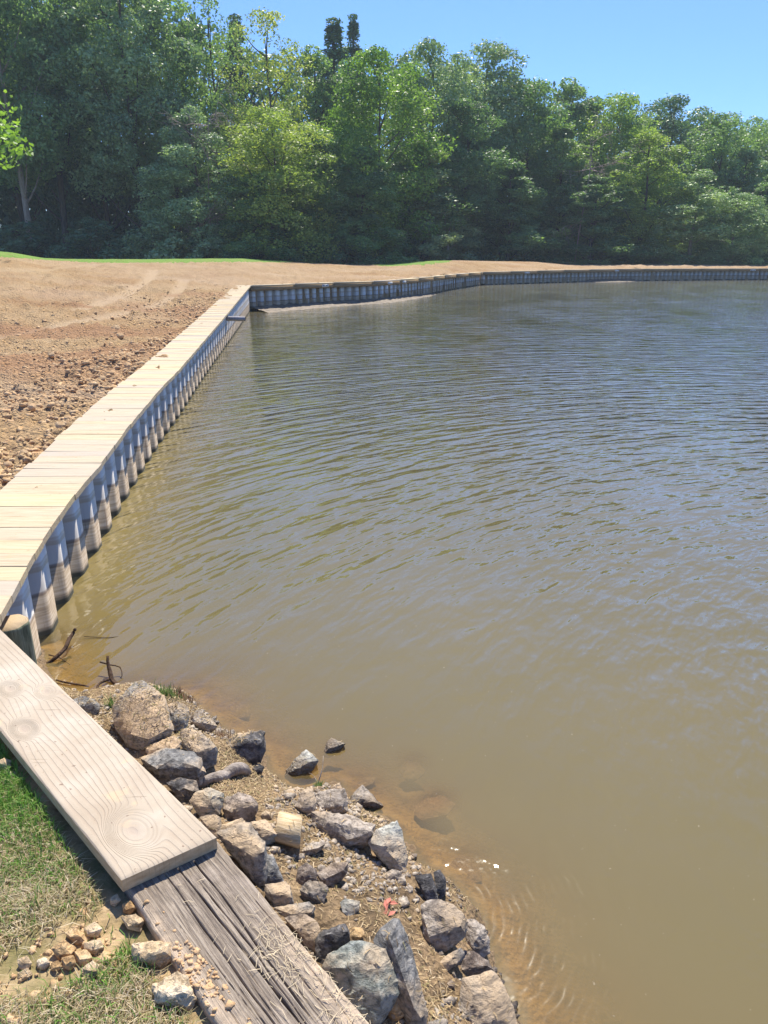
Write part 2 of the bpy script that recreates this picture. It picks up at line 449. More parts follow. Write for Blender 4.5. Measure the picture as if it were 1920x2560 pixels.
# timber / plank lines
PR = at(541, 2092, .70); PL = at(303, 2199, .70)          # end of the pale plank
P0R = at(-40, 1533, .70); P0L = at(-40, 1775, .70)
TR0 = at(541, 2095, .66); TR1 = at(930, 2560, .66)
tdir = (TR1 - TR0)[:2]; tdir /= np.linalg.norm(tdir)
def timber_side(X, Y):   # signed distance to the waterward edge of the timbers (positive towards the water)
    a = P0R[:2]; b = PR[:2]; c = TR1[:2]
    d1 = (b - a) / np.linalg.norm(b - a); d2 = (c - b) / np.linalg.norm(c - b)
    s1 = (X - a[0]) * -d1[1] + (Y - a[1]) * d1[0]
    s2 = (X - b[0]) * -d2[1] + (Y - b[1]) * d2[0]
    return np.minimum(s1, s2)

# ------------------------------------------------------------------ big ground (one sheet, split into dirt, turf and forest floor)
def px_to_az(px): return math.atan2((px - 960) / FPX, 1.047)
crest = [(-900, 600, 44), (-300, 612, 42), (0, 627, 40), (46, 632, 40), (116, 645, 40), (174, 647.5, 40), (359, 648, 41), (608, 645.5, 42), (694, 651, 43), (781, 658, 44),
         (885, 662, 45), (960, 660.5, 46), (1076, 652, 46), (1134, 651, 47), (1336, 654.5, 53), (1423, 661, 57), (1660, 659.5, 61), (1920, 659, 65), (2600, 659, 74)]
cA = np.array([px_to_az(c[0]) for c in crest]); cR = np.array([c[2] for c in crest])
cZ = np.array([at_y(c[0], c[1], c[2] * math.cos(px_to_az(c[0])))[2] for c in crest])
allwall = np.vstack([W1[:, :2], W2[1:, :2], W3[1:, :2]])
wA = np.arctan2(np.vstack([W2, W3])[:, 0], np.vstack([W2, W3])[:, 1]); wR = np.hypot(np.vstack([W2, W3])[:, 0], np.vstack([W2, W3])[:, 1])
wZ = np.vstack([W2, W3])[:, 2]
grass_low = [(-900, 640), (0, 643), (60, 646), (116, 650), (200, 655), (250, 657.5), (359, 657.5), (600, 655), (700, 656), (740, 655), (790, 640), (900, 640), (930, 661), (960, 666.5), (1050, 662), (1120, 656), (1145, 640), (1700, 640), (1760, 659.5), (1920, 661), (2600, 662)]
gA = np.array([px_to_az(g[0]) for g in grass_low]); gPy = np.array([g[1] for g in grass_low])
NA, NR = 640, 430
az = np.linspace(math.radians(-62), math.radians(50), NA)
rr = np.concatenate([np.geomspace(3.4, 58, NR - 14), np.array([61, 65, 70, 78, 90, 110, 150, 220, 330, 500, 800, 1200, 1800, 2600])])
A, R = np.meshgrid(az, rr, indexing='ij')
X = R * np.sin(A); Y = R * np.cos(A)
Rc = np.interp(A, cA, cR); Zc = np.interp(A, cA, cZ)
start = np.where(A < wA.min(), np.interp(A, [math.radians(-62), px_to_az(200), wA.min()], [10, 12, 25]), np.interp(A, wA, wR) + .3)
z0 = np.where(A < wA.min(), .585 + .2 * sstep(12, 26, R), np.interp(A, wA, wZ) - .04)
Zg = z0 + (Zc - z0) * sstep(0, 1, (R - start) / (Rc - start))
fall = sstep(0, 6, R - Rc)
Zg = np.where(R > Rc, Zc + (-.1 - Zc) * fall, Zg)
tracks_px = [[(-60, 852), (0, 843), (116, 824), (231, 804), (328, 785), (405, 766), (444, 746), (463, 723)],
             [(200, 790), (247, 777), (320, 754), (374, 727), (390, 708)],
             [(-60, 742), (60, 730), (160, 716), (300, 700), (420, 690)]]
trk = np.zeros_like(X)
for k, tp in enumerate(tracks_px):
    P = catmull([at(x, y, .62) for x, y in tp], .3)[:, :2]
    m = (R < 40)
    dd = np.full(X.shape, 9.0); dd[m] = seg_dist(X[m], Y[m], P)
    wdt = (.20, .22, .35)[k]
    trk = np.maximum(trk, (1 - sstep(wdt * .55, wdt * 1.25, dd)) * (1, 1, .5)[k])
nearw = sstep(5, 9, 30 - R)
rough = .05 * fbm(X * 1.1, Y * 1.1, oct=3, seed=21) + .055 * np.abs(fbm(X * 3.1, Y * 3.1, oct=4, seed=5)) * 1.5 + .045 * fbm(X * 12, Y * 12, oct=3, seed=31)
rough += .05 * np.maximum(0, fbm(X * .6 + 4, Y * .6, oct=4, seed=77)) 
blk = np.maximum(0, vnoise(X * 7, Y * 7, seed=55) - .25) * .06 * sstep(-.2, .4, vnoise(X * .8, Y * .8, seed=56))
rough += blk
amp = 1.35 * (1 - .9 * trk) * np.where(R > Rc - 3, .25, 1.0)
crestmask = sstep(0, 4, Rc - R)
Zt = Zg + (rough - .03) * amp * (0.35 + .65 * crestmask) - .035 * trk
pond = np.vstack([W1[:, :2] + [-.26, 0], W2[1:, :2] + [-.05, .14], W3[1:, :2] + [0, .14], [[60, -6], [-1.5, -6]]])
cx = (X[:-1, :-1] + X[1:, 1:]) / 2; cy = (Y[:-1, :-1] + Y[1:, 1:]) / 2
inp = in_poly(X, Y, pond)
Zt = np.where(inp, np.maximum(-.9, -.9 + 0 * X), Zt)
V = np.stack([X, Y, Zt], -1).reshape(-1, 3)
F = grid_faces(NA, NR)[:, ::-1]
fin = inp.reshape(-1)[F].all(1)
fA = A.reshape(-1)[F].mean(1); fR = R.reshape(-1)[F].mean(1); fZ = Zt.reshape(-1)[F].mean(1)
fRc = np.interp(fA, cA, cR)
dy = fR * np.cos(fA)
uu = np.tan(fA)
pyf = 1280 + FPX * ((EYE - fZ) * CP - dy * SP) / ((EYE - fZ) * SP + dy * CP)
jag = 1.0 * fbm(V[F[:, 0], 0] * .5, V[F[:, 0], 1] * .5, oct=3, seed=8)
isgrass = (~fin) & (pyf < np.interp(fA, gA, gPy) + jag) & (fR > 25) & (fR < fRc + 9)
isfloor = (~fin) & (~isgrass) & (fR > fRc + 4)
isdirt = (~fin) & ~isgrass & ~isfloor & (V[F[:, 0], 0] < 62)
pale = np.clip(sstep(18, 34, R) * .35 + .8 * fbm(X * .25, Y * .6, oct=3, seed=88), 0, .85)
red = sstep(.05, .35, fbm(X * .35, Y * .5 + 3, oct=3, seed=44)) * sstep(8, 12, R) * (1 - sstep(20, 27, R)) * .8
def sub_sheet(name, mask, mat):
    f = F[mask]; idx, inv = np.unique(f, return_inverse=True)
    me = np_mesh(name, V[idx], inv.reshape(f.shape)); smooth(me)
    attr(me, 'track', trk.reshape(-1)[idx] * .7); attr(me, 'pale', pale.reshape(-1)[idx]); attr(me, 'red', red.reshape(-1)[idx])
    o = link(name, me, mat); o['kind'] = 'structure'; return o
g_dirt = sub_sheet('ground', isdirt, MAT['dirt'])
g_turf = sub_sheet('lawn', isgrass, MAT['turf'])
g_floor = sub_sheet('forest_floor', isfloor, MAT['under'])
# pond bed
me = np_mesh('pond_bed', [(-7, 3.4, -.85), (62, 3.4, -.85), (62, 54, -.85), (-7, 54, -.85)], [(0, 1, 2, 3)])
pb = link('pond_bed', me, MAT['mud']); pb['kind'] = 'structure'

# ------------------------------------------------------------------ near bank and near lawn base
def tensor(xs, ys, fz):
    Xg, Yg = np.meshgrid(xs, ys, indexing='ij'); Zg_ = fz(Xg, Yg)
    return np.stack([Xg, Yg, Zg_], -1).reshape(-1, 3), grid_faces(len(xs), len(ys))
xs = np.concatenate([np.linspace(-2.6, -2.1, 6)[:-1], np.arange(-2.1, 1.4, .014), np.linspace(1.4, 6, 24)])
ys = np.concatenate([np.linspace(-8, .7, 20)[:-1], np.arange(.7, 3.7, .014), np.linspace(3.7, 4.6, 12)])
Vb, Fb = tensor(xs, ys, bank_z)
keep = (timber_side(Vb[:, 0], Vb[:, 1]) > -.12)[Fb].all(1)
idx, inv = np.unique(Fb[keep], return_inverse=True)
me = np_mesh('bank', Vb[idx], inv.reshape(-1, 4)); smooth(me)
bank = link('bank', me, MAT['soil']); bank['kind'] = 'structure'
def lawn_z(X, Y): return .625 + .012 * fbm(X * 3, Y * 3, oct=3, seed=61) + .01 * fbm(X * 15, Y * 15, oct=3, seed=62)
xs = np.concatenate([np.linspace(-9, -2.2, 14)[:-1], np.arange(-2.2, .3, .025), np.linspace(.3, 1.0, 6)])
ys = np.concatenate([np.linspace(-8, .3, 14)[:-1], np.arange(.3, 2.95, .025)])
Vl, Fl = tensor(xs, ys, lawn_z)
ts = timber_side(Vl[:, 0], Vl[:, 1]); okm = (ts < -.05)
# keep clear of the cap of the wall at the far left
okm &= ~((Vl[:, 1] > 2.3) & (Vl[:, 0] > -3.0) & (ts > -.5))
keep = okm[Fl].all(1); idx, inv = np.unique(Fl[keep], return_inverse=True)
me = np_mesh('lawn', Vl[idx], inv.reshape(-1, 4)); smooth(me)
m = M('lawn_soil'); n = m.noise(m.pos(), 12, 6, .7); n2 = m.noise(m.pos(), 3.2, 3)
c = m.ramp(n, [(.35, (.16, .12, .06)), (.5, (.36, .26, .14)), (.68, (.56, .40, .24))])
c = m.mix(m.ramp(n2, [(.42, .55), (.55, 0.0)]), c, (.09, .11, .03))
MAT['lsoil'] = m.set(c, .95, .2, m.bump(n, .015))
lawn = link('lawn', me, MAT['lsoil']); lawn['kind'] = 'structure'

# ------------------------------------------------------------------ sheet pile walls
def profile(p, dep=.13):
    q = [(0, 0), (.14, 0), (.17, .01), (.30, .86), (.335, .97), (.38, 1.0), (.66, 1.0), (.70, .97), (.735, .86), (.80, .50), (.815, .56), (.835, .50), (.85, .38), (.865, .42), (.885, .30), (.93, .01), (1.0, 0)]
    return [(a * p, b * dep) for a, b in q]
def sheet_mesh(name, pitch, dep, h0=-.6, h1=1.0):
    pr = profile(pitch, dep); V = []; F = []; n = len(pr)
    hs = [h0, h1]
    for layer, t in ((0, 0), (1, -.008)):
        for h in hs:
            for a, b in pr: V.append((a - pitch / 2, -(b + t) , h))
    def id(l, h, i): return (l * 2 + h) * n + i
    for i in range(n - 1):
        F.append((id(0, 0, i), id(0, 0, i + 1), id(0, 1, i + 1), id(0, 1, i)))
        F.append((id(1, 0, i + 1), id(1, 0, i), id(1, 1, i), id(1, 1, i + 1)))
        F.append((id(0, 1, i), id(0, 1, i + 1), id(1, 1, i + 1), id(1, 1, i)))
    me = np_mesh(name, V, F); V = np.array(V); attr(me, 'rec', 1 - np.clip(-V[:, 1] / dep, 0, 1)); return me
def build_wall(root, W, L, pitch, dep, s0=0.0, capover=.065):
    me = sheet_mesh('sheet_pile', pitch, dep)
    s = s0; k = 0
    # frame: front (waterward) is local -y.  travelling along W the water lies on the right
    n = 0
    while s + pitch <= L[-1] and n < 298:
        a = sample(W, L, s); b = sample(W, L, s + pitch); mid = (a + b) / 2
        d = (b - a)[:2]; ln = np.linalg.norm(d); d /= ln; nrm = np.array([d[1], -d[0]])   # right-hand normal = waterward
        c = mid[:2] - nrm * (capover + dep)
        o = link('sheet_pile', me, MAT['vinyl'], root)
        top = mid[2] - .045
        M4 = Matrix(((d[0], -nrm[0], 0, c[0]), (d[1], -nrm[1], 0, c[1]), (0, 0, 1, top - 1.0), (0, 0, 0, 1)))
        o.matrix_basis = Matrix.Translation(-Vector(root.location)) @ M4 @ Matrix.Diagonal((ln / pitch * 1.004, 1, 1, 1))
        s += pitch; n += 1
wall_a = empty('retaining_wall', (W1[0, 0], W1[0, 1], 0), label='near retaining wall of ribbed bluish sheet piles with a wide plank top along the bare dirt', cat='retaining wall')
wall_b = empty('retaining_wall', (W2[0, 0], W2[0, 1], 0), label='retaining wall across the pond with mud along its foot, curving away from the corner by the pipe', cat='retaining wall')
wall_c = empty('retaining_wall', (W3[0, 0], W3[0, 1], 0), label='farthest straight retaining wall across the pond running out of the picture on the right', cat='retaining wall')
for root, W, L, p, dep in ((wall_a, W1, L1, .41, .13), (wall_b, W2, L2, .33, .11), (wall_c, W3, L3, .275, .10)):
    build_wall(root, W, L, p, dep, 0.0, .065 if root is wall_a else .10)
# crosswise boards on the near wall
board_me = {}
def cap_board_mesh(w):
    key = round(w, 3)
    if key in board_me: return board_me[key]
    bm = bmesh.new(); bmesh.ops.create_cube(bm, size=1)
    for v in bm.verts: v.co = Vector((v.co.x * CAPW, v.co.y * (w - .0025), v.co.z * .042))
    bmesh.ops.bevel(bm, geom=bm.edges[:], offset=.0015, segments=1, affect='EDGES')
    me = bpy.data.meshes.new('cap_board'); bm.to_mesh(me); bm.free(); me.materials.append(MAT['board'])
    board_me[key] = me; return me
yy = W1[0, 1] - .1
rb = random.Random(3)
wx = lambda y: float(np.interp(y, W1[:, 1], W1[:, 0])) if y >= W1[0, 1] else float(W1[0, 0] + (W1[0, 1] - y) * .18)
while yy < W1[-1, 1] + .1:
    w = rb.choice([.14, .14, .19, .19, .165, .235, .12])
    y0, y1 = yy + .0015, yy + w - .0015; zc = float(np.interp(yy + w / 2, W1[:, 1], W1[:, 2])); oz = rb.uniform(-.002, .002)
    j0, j1 = rb.uniform(-.012, .012), rb.uniform(-.003, .003); tw = rb.uniform(-.002, .002)
    top4 = [(wx(y0) - CAPW + j0, y0, zc + oz - tw), (wx(y0) + j1, y0, zc + oz + tw), (wx(y1) + j1, y1, zc + oz + tw), (wx(y1) - CAPW + j0, y1, zc + oz - tw)]
    org = Vector((wx(yy + w / 2) - CAPW / 2, yy + w / 2, zc - .04))
    bm = bmesh.new(); vsb = [bm.verts.new(Vector(q) - org) for q in top4] + [bm.verts.new(Vector(q) - org - Vector((0, 0, .042))) for q in top4]
    for f in [(0, 1, 2, 3), (7, 6, 5, 4), (0, 4, 5, 1), (1, 5, 6, 2), (2, 6, 7, 3), (3, 7, 4, 0)]: bm.faces.new([vsb[i] for i in f])
    bmesh.ops.recalc_face_normals(bm, faces=bm.faces[:]); bmesh.ops.bevel(bm, geom=bm.edges[:], offset=.0015, segments=1, affect='EDGES')
    me = bpy.data.meshes.new('cap_board'); bm.to_mesh(me); bm.free()
    link('cap_board', me, MAT['board'], wall_a, org - wall_a.location)
    yy += w
# long cap boards, fascia and paper tags on the far walls
def along_board(root, W, L, s, e, off, wid, ztop, thick, name, mat):
    a = sample(W, L, s); b = sample(W, L, e)
    d = (b - a)[:2]; d /= np.linalg.norm(d); n = np.array([d[1], -d[0]])
    pts = []
    for z in (-thick, 0):
        for p, sg in ((a, 1), (b, -1)):
            pass
    c8 = []
    for zt in (0, -thick):
        for p, o_ in ((a, 0), (b, 0), (b, wid), (a, wid)):
            q = p[:2] - n * (off + o_); c8.append((q[0] - root.location.x, q[1] - root.location.y, p[2] + ztop + zt))
    me = box_mesh(name, c8); return link(name, me, mat, root)
for root, W, L in ((wall_b, W2, L2), (wall_c, W3, L3)):
    s = 0
    while s < L[-1] - .05:
        e = min(s + 1.83, L[-1]); 
        along_board(root, W, L, s + .004, e - .004, 0.0, .30, 0, .04, 'cap_board', MAT['board'])
        along_board(root, W, L, s + .004, e - .004, .012, .04, -.0425, .13, 'fascia_board', MAT['fascia'])
        s = e
def stag(root, W, L, px):
    best = min(range(len(W)), key=lambda i: abs(960 + FPX * W[i, 0] / (W[i, 1] * CP + (EYE - W[i, 2]) * SP) - px))
    s = L[best]; a = sample(W, L, max(0, s - .16)); b = sample(W, L, s + .16)
    d = (b - a)[:2]; ln = np.linalg.norm(d); d /= ln; n = np.array([d[1], -d[0]])
    def strip(x0, x1, z0, z1, off, mat, par, name):
        c8 = []
        for dd in (off, off - .004):
            for x, z in ((x0, z0), (x1, z0), (x1, z1), (x0, z1)):
                q = a[:2] + d * x * ln + n * (dd - .012); c8.append((q[0] - root.location.x, q[1] - root.location.y, a[2] - .055 + z))
        return link(name, box_mesh(name, c8), mat, par)
    t = strip(0, 1, -.09, 0, .005, MAT['white'], root, 'lumber_tag')
    for x0, x1 in ((.12, .26), (.34, .40), (.58, .80)):
        strip(x0, x1, -.065, -.03, .0085, MAT['ink'], t, 'tag_print')
for px in (818, 975, 1010): stag(wall_b, W2, L2, px)
for px in (1316, 1538, 1658, 1771, 1880): stag(wall_c, W3, L3, px)
# mud strips at the foot of the far walls
def mud_strip(name, W, L, s0, s1, shore_fn, label):
    ns, nt = 160, 16; V = []
    for i in range(ns):
        s = s0 + (s1 - s0) * i / (ns - 1); p = sample(W, L, s); q = sample(W, L, min(L[-1], s + .1)); d = (q - p)[:2]; d /= np.linalg.norm(d) + 1e-9
        n = np.array([d[1], -d[0]]); wdt = shore_fn((s - s0) / (s1 - s0))
        for j in range(nt):
            t = j / (nt - 1); pos = p[:2] + n * (-.2 + (wdt + .35) * t)
            V.append((pos[0], pos[1], .15 * (1 - t) ** 1.3 * min(1, wdt * 2) - .03 * t))
    V = np.array(V); V[:, 2] += .03 * fbm(V[:, 0] * 4, V[:, 1] * 4, oct=4, seed=12) + .02 * fbm(V[:, 0] * 14, V[:, 1] * 14, oct=2, seed=15)
    me = np_mesh(name, V, grid_faces(ns, nt)); smooth(me); o = link(name, me, MAT['mud']); o['kind'] = 'structure'
mud_strip('mud_bank', W2, L2, 0.0, 11.5, lambda t: .95 * (1 - t) ** .7 + .02, '')
mud_strip('mud_bank', W3, L3, 0.0, .9, lambda t: .35 * (1 - t), '')
mud_strip('mud_bank', W3, L3, 6.5, 11.0, lambda t: .7 * math.sin(math.pi * t) ** .7, '')

# drain pipe
PY = 17.0; pc = np.array([np.interp(PY, W1[:, 1], W1[:, 0]), PY, at_y(575, 796, PY)[2]])
V_, F_ = tube([pc + np.array([-.15, 0, 0]), pc + np.array([.37, -.02, -.01])], [.050, .050], 20, cap=False)
V2, F2 = tube([pc + np.array([.37, -.02, -.01]), pc + np.array([-.14, 0, 0])], [.043, .043], 20, cap=False)
Vr, Fr = [], []
me = py_mesh('drain_pipe', *merge([(V_, F_), (V2, F2)])); smooth(me)
tag(link('drain_pipe', me, MAT['pipe']), 'short grey drain pipe sticking out of the ribbed wall over the water', 'pipe')

# round timber post at the start of the wall
pp = at(22, 1556, .56)
V = []; F = []; n = 40; hs = [-.8, -.2, .1, .3, .45, .545, .558]
for h in hs:
    for k in range(n):
        th = 2 * math.pi * k / n; r = .083 * (1 + .03 * math.sin(5 * th) + .02 * math.sin(9 * th + 1)) * (.97 if h == hs[-1] else 1)
        V.append((r * math.cos(th), r * math.sin(th), h))
for i in range(len(hs) - 1):
    for k in range(n): F.append((i * n + k, i * n + (k + 1) % n, (i + 1) * n + (k + 1) % n, (i + 1) * n + k))
top0 = (len(hs) - 1) * n; V.append((0, 0, hs[-1])); F += [(top0 + k, top0 + (k + 1) % n, len(V) - 1) for k in range(n)]
me = py_mesh('wooden_post', V, F); smooth(me)
m = M('post_wood'); p = m.obj(); sx = m.new('ShaderNodeSeparateXYZ'); m.con(p, sx.inputs[0])
gr = m.noise(m.mapv(p, (1, 1, .12)), 38, 5, .7); rad = m.vmath('LENGTH', m.mapv(p, (1, 1, 0)))
ring = m.math('SINE', m.math('ADD', m.math('MULTIPLY', rad, 700), m.math('MULTIPLY', m.noise(p, 25, 4), 12)))
side = m.ramp(gr, [(.35, (.07, .08, .05)), (.5, (.17, .19, .13)), (.68, (.33, .33, .25))])
topc = m.ramp(ring, [(.0, (.38, .27, .16)), (1.0, (.60, .46, .30))])
nz = m.new('ShaderNodeSeparateXYZ'); m.con(m.new('ShaderNodeNewGeometry').outputs['True Normal'], nz.inputs[0])
c = m.mix(m.ramp(nz.outputs[2], [(.6, 0.0), (.8, 1.0)]), side, topc)
MAT['post'] = m.set(c, .85, .2, m.bump(gr, .006))
post = link('wooden_post', me, MAT['post']); post.location = (pp[0], pp[1], 0)
tag(post, 'round weathered post standing between the ribbed wall and the pale plank', 'post')

# ------------------------------------------------------------------ pale plank and old timber
def quad_interp(A, B, C, D, nu, nv):   # A->B across v=0, D->C ; u along
    u = np.linspace(0, 1, nu)[:, None, None]; v = np.linspace(0, 1, nv)[None, :, None]
    return (A * (1 - u) + D * u) * (1 - v) + (B * (1 - u) + C * u) * v
plank_origin = PR.copy()
pdir = (P0R - PR)[:2]; plen = np.linalg.norm(pdir); pdir /= plen
pw = .286
def slab(name, A, B, C, D, top, thick, nu, nv, dispf=None, bev=.004):
    # A,B = end edge (v 0..1), D,C = the other end
    P = quad_interp(np.array([*A[:2], top]), np.array([*B[:2], top]), np.array([*C[:2], top]), np.array([*D[:2], top]), nu, nv)
    u = np.linspace(0, 1, nu)[:, None] * np.ones((1, nv)); v = np.ones((nu, 1)) * np.linspace(0, 1, nv)[None, :]
    ext = {}
    if dispf is not None:
        dz, ext = dispf(P[..., 0], P[..., 1], u, v); P[..., 2] += dz
    Vt = P.reshape(-1, 3); Ft = grid_faces(nu, nv)
    n0 = len(Vt)
    # skirt
    loop = [i * nv for i in range(nu)] + [(nu - 1) * nv + j for j in range(1, nv)] + [i * nv + nv - 1 for i in range(nu - 2, -1, -1)] + [j for j in range(nv - 2, 0, -1)]
    cen = Vt[:, :2].mean(0)
    Vs = Vt[loop].copy(); 
    low = Vs.copy(); low[:, 2] = top - thick
    Vall = np.vstack([Vt, Vs, low]); k = len(loop); Fs = []
    for i in range(k):
        j = (i + 1) % k; Fs.append((n0 + i, n0 + j, n0 + k + j, n0 + k + i))
    Fall = np.vstack([Ft, np.array(Fs)])
    me = np_mesh(name, Vall, Fall)
    # orientation consistency
    bm = bmesh.new(); bm.from_mesh(me); bmesh.ops.recalc_face_normals(bm, faces=bm.faces[:]); bm.to_mesh(me); bm.free()
    me.update()
    for kx, val in ext.items():
        vv = val.reshape(-1); attr(me, kx, np.concatenate([vv, vv[loop], vv[loop]]))
    return me
knots_px = [(25, 1722, .030), (115, 1728, .030), (60, 1822, .034), (332, 2078, .055)]
knots = [(at(x, y, .7)[:2], r) for x, y, r in knots_px]
ax = np.array([PL[0] - P0L[0], PL[1] - P0L[1]]); ax /= np.linalg.norm(ax); ay = np.array([-ax[1], ax[0]])
def plank_disp(X, Y, u, v):
    s = (X - PR[0]) * ax[0] + (Y - PR[1]) * ax[1]; t = (X - PR[0]) * ay[0] + (Y - PR[1]) * ay[1]
    Fd = t * 1.0 + .012 * fbm(s * 1.2, t * 3, oct=2, seed=4)
    Fd = Fd + .02 * np.sin(s * 2.1 + 1)
    kn = np.zeros_like(s)
    for (c, r) in knots:
        ks = (c[0] - PR[0]) * ax[0] + (c[1] - PR[1]) * ax[1]; kt = (c[0] - PR[0]) * ay[0] + (c[1] - PR[1]) * ay[1]
        ds, dt = (s - ks), (t - kt)
        d = np.sqrt((ds * .62) ** 2 + dt ** 2)
        # rings part around the knot
        Fd = Fd + np.tanh(dt / (r * .5)) * r * .7 * np.exp(-(ds / (r * 3.6)) ** 2) * np.exp(-np.abs(dt) / (r * 2.0))
        w = np.exp(-(d / (r * 1.0)) ** 4)
        Fd = Fd * (1 - w) + (d * .5 + .01) * w
        kn = np.maximum(kn, np.exp(-(d / (r * .42)) ** 2))
    dz = .0022 * fbm(X * 3, Y * 3, oct=2, seed=14) - .002 * kn
    edge = np.minimum(np.minimum(v, 1 - v) * pw, np.minimum(u, 1 - u) * plen)
    dz = dz - .003 * np.exp(-(edge / .003))
    return dz, {'field': Fd, 'knot': kn}
me = slab('pale_plank', PL, PR, P0R, P0L, .70, .040, 190, 120, plank_disp); smooth(me)
m = M('pale_plank'); fd = m.attr('field')[2]; kn = m.attr('knot')[2]; p = m.pos()
wob = m.noise(p, 18, 3)
ringv = m.math('ADD', m.math('MULTIPLY', fd, 330), m.math('MULTIPLY', wob, 2.2))
saw = m.math('FRACT', m.math('DIVIDE', ringv, 6.283))
late = m.ramp(saw, [(.0, 0.0), (.45, .15), (.85, 1.0), (.97, .6), (1.0, 0.0)])
big = m.noise(p, 5, 4, .6); fine = m.noise(m.mapv(p, (1, 1, 1)), 120, 4, .7)
c = m.ramp(big, [(.33, (.41, .33, .245)), (.55, (.475, .395, .305)), (.7, (.52, .45, .365))])
soft = m.ramp(kn, [(.0, 1.0), (.5, .35)])
c = m.mix(m.math('MULTIPLY', soft, m.math('MULTIPLY', late, m.ramp(m.noise(p, 7, 3), [(.35, .08), (.68, .55)]))), c, (.35, .255, .185))
c = m.mix(m.ramp(kn, [(.10, 0.0), (.5, .2), (1.0, .6)]), c, (.40, .31, .25))
c = m.mix(m.ramp(m.noise(p, 9, 5, .6), [(.62, 0.0), (.70, .6)]), c, (.60, .44, .27))
chk = m.noise(m.mapv(p, (6, 130, 1), rot=(0, 0, -math.atan2(ax[1], ax[0]))), 1.0, 3, .6, .3)
c = m.mix(m.math('MULTIPLY', m.ramp(chk, [(.27, .8), (.31, 0.0)]), m.ramp(m.noise(p, 3, 2), [(.45, 0.0), (.55, 1.0)])), c, (.20, .14, .10))
c = m.mix(m.ramp(m.noise(p, 60, 2, .5), [(.70, 0.0), (.73, .9)]), c, (.22, .15, .11))
sn = m.new('ShaderNodeSeparateXYZ'); m.con(m.new('ShaderNodeNewGeometry').outputs['True Normal'], sn.inputs[0])
endc = m.ramp(m.noise(m.mapv(p, (1, 1, 3)), 30, 4), [(.3, (.44, .30, .17)), (.7, (.62, .46, .29))])
c = m.mix(m.ramp(sn.outputs[2], [(.3, 1.0), (.6, 0.0)]), c, endc)
h = m.math('ADD', m.math('MULTIPLY', late, -.5), m.math('MULTIPLY', fine, .3))
MAT['plank'] = m.set(c, .72, .3, m.bump(h, .0018))
plank = link('pale_plank', me, MAT['plank'])
tag(plank, 'broad pale pinkish plank with swirling grain and knots, beside the grass', 'plank')

TL0 = at(300, 2196, .66); TL1 = at(544, 2560, .66)
e_dir = (TR1 - TR0); TRe = TR1 + e_dir * .55; TLe = TL1 + (TL1 - TL0) * .75
TRs = at(541, 2080, .66) ; 
back = np.array([*(ax * -1), 0]) * .9
crack_rng = np.random.default_rng(5)
cracks = [(v0, crack_rng.uniform(.0, .55), crack_rng.uniform(.5, 1.0), crack_rng.uniform(.0014, .0032), crack_rng.uniform(.005, .012), crack_rng.uniform(0, 9)) for v0 in
          [.13, .2, .26, .31, .36, .41, .45, .50, .55, .585, .63, .67, .72, .80, .90]]
cracks[4] = (.36, .05, 1.0, .0045, .02, 2.0); cracks[7] = (.52, 0.0, .9, .005, .02, 4.0); cracks[10] = (.66, .0, .6, .005, .018, 1.0); cracks[9] = (.585, .15, 1.0, .0038, .018, 6.0)
def timber_disp(X, Y, u, v):
    wid = .34
    dz = .0015 * fbm(u * 9, v * 70, oct=4, seed=2) + .0025 * fbm(u * 3, v * 9, oct=2, seed=6)
    ck = np.zeros_like(u)
    for v0, ua, ub, w, dep, ph in cracks:
        vc = v0 + .012 * np.sin(u * 7 + ph) + .02 * fbm(u * 5 + ph, u * 0 + ph, oct=3, seed=90) + (.06 - .1 * v0) * u
        env = sstep(ua - .06, ua + .05, u) * (1 - sstep(ub - .08, ub + .05, u))
        w2 = .55 * w * (.5 + .8 * np.abs(fbm(u * 9 + ph, u * 0, oct=2, seed=91)) ) + 1e-4
        g = np.exp(-((v - vc) * wid / w2) ** 2) * env
        dz = dz - .6 * dep * g; ck = np.maximum(ck, g)
    ed = np.minimum(v, 1 - v) * wid
    dz = dz - .012 * np.exp(-ed / .006) * (1 + .6 * fbm(u * 20, v * 3, oct=3, seed=7))
    sand = np.clip(sstep(.30, .0, v + .10 * fbm(u * 6, v * 5, oct=3, seed=50)) * sstep(.05, .2, u) + .9 * sstep(.72, .90, v + .1 * fbm(u * 5, v * 5, oct=3, seed=51)) * sstep(.2, .5, u), 0, 1)
    return dz, {'crack': ck, 'sand': sand}
# the timber also runs on beneath the plank
me = slab('old_timber', TL0, TR0, TRe, TLe, .658, .30, 420, 230, timber_disp); smooth(me)
m = M('old_timber'); p = m.pos(); ang = math.atan2(tdir[1], tdir[0])
lp = m.mapv(p, (1, 1, 1), rot=(0, 0, -ang)); st = m.mapv(lp, (5, 95, 30))
g1 = m.noise(st, 1.0, 6, .65, .4); g2 = m.noise(m.mapv(lp, (14, 330, 60)), 1.0, 4, .7); bigp = m.noise(p, 6, 5, .6)
c = m.ramp(g1, [(.3, (.13, .10, .08)), (.5, (.29, .235, .185)), (.68, (.45, .375, .30))])
c = m.mix(m.ramp(g2, [(.38, .6), (.52, 0.0)]), c, (.10, .08, .065))
c = m.mix(m.ramp(bigp, [(.54, 0.0), (.7, .5)]), c, (.52, .43, .36))
c = m.mix(m.math('MULTIPLY', m.attr('sand')[2], m.ramp(m.noise(p, 30, 5, .7), [(.35, .25), (.6, .95)])), c, (.62, .48, .35))
c = m.mix(m.ramp(m.attr('crack')[2], [(.35, 0.0), (.9, .7)]), c, (.06, .045, .033))
MAT['timber'] = m.set(c, .9, .2, m.bump(m.math('ADD', g1, m.math('MULTIPLY', g2, .6)), .006))
timber = link('old_timber', me, MAT['timber'])
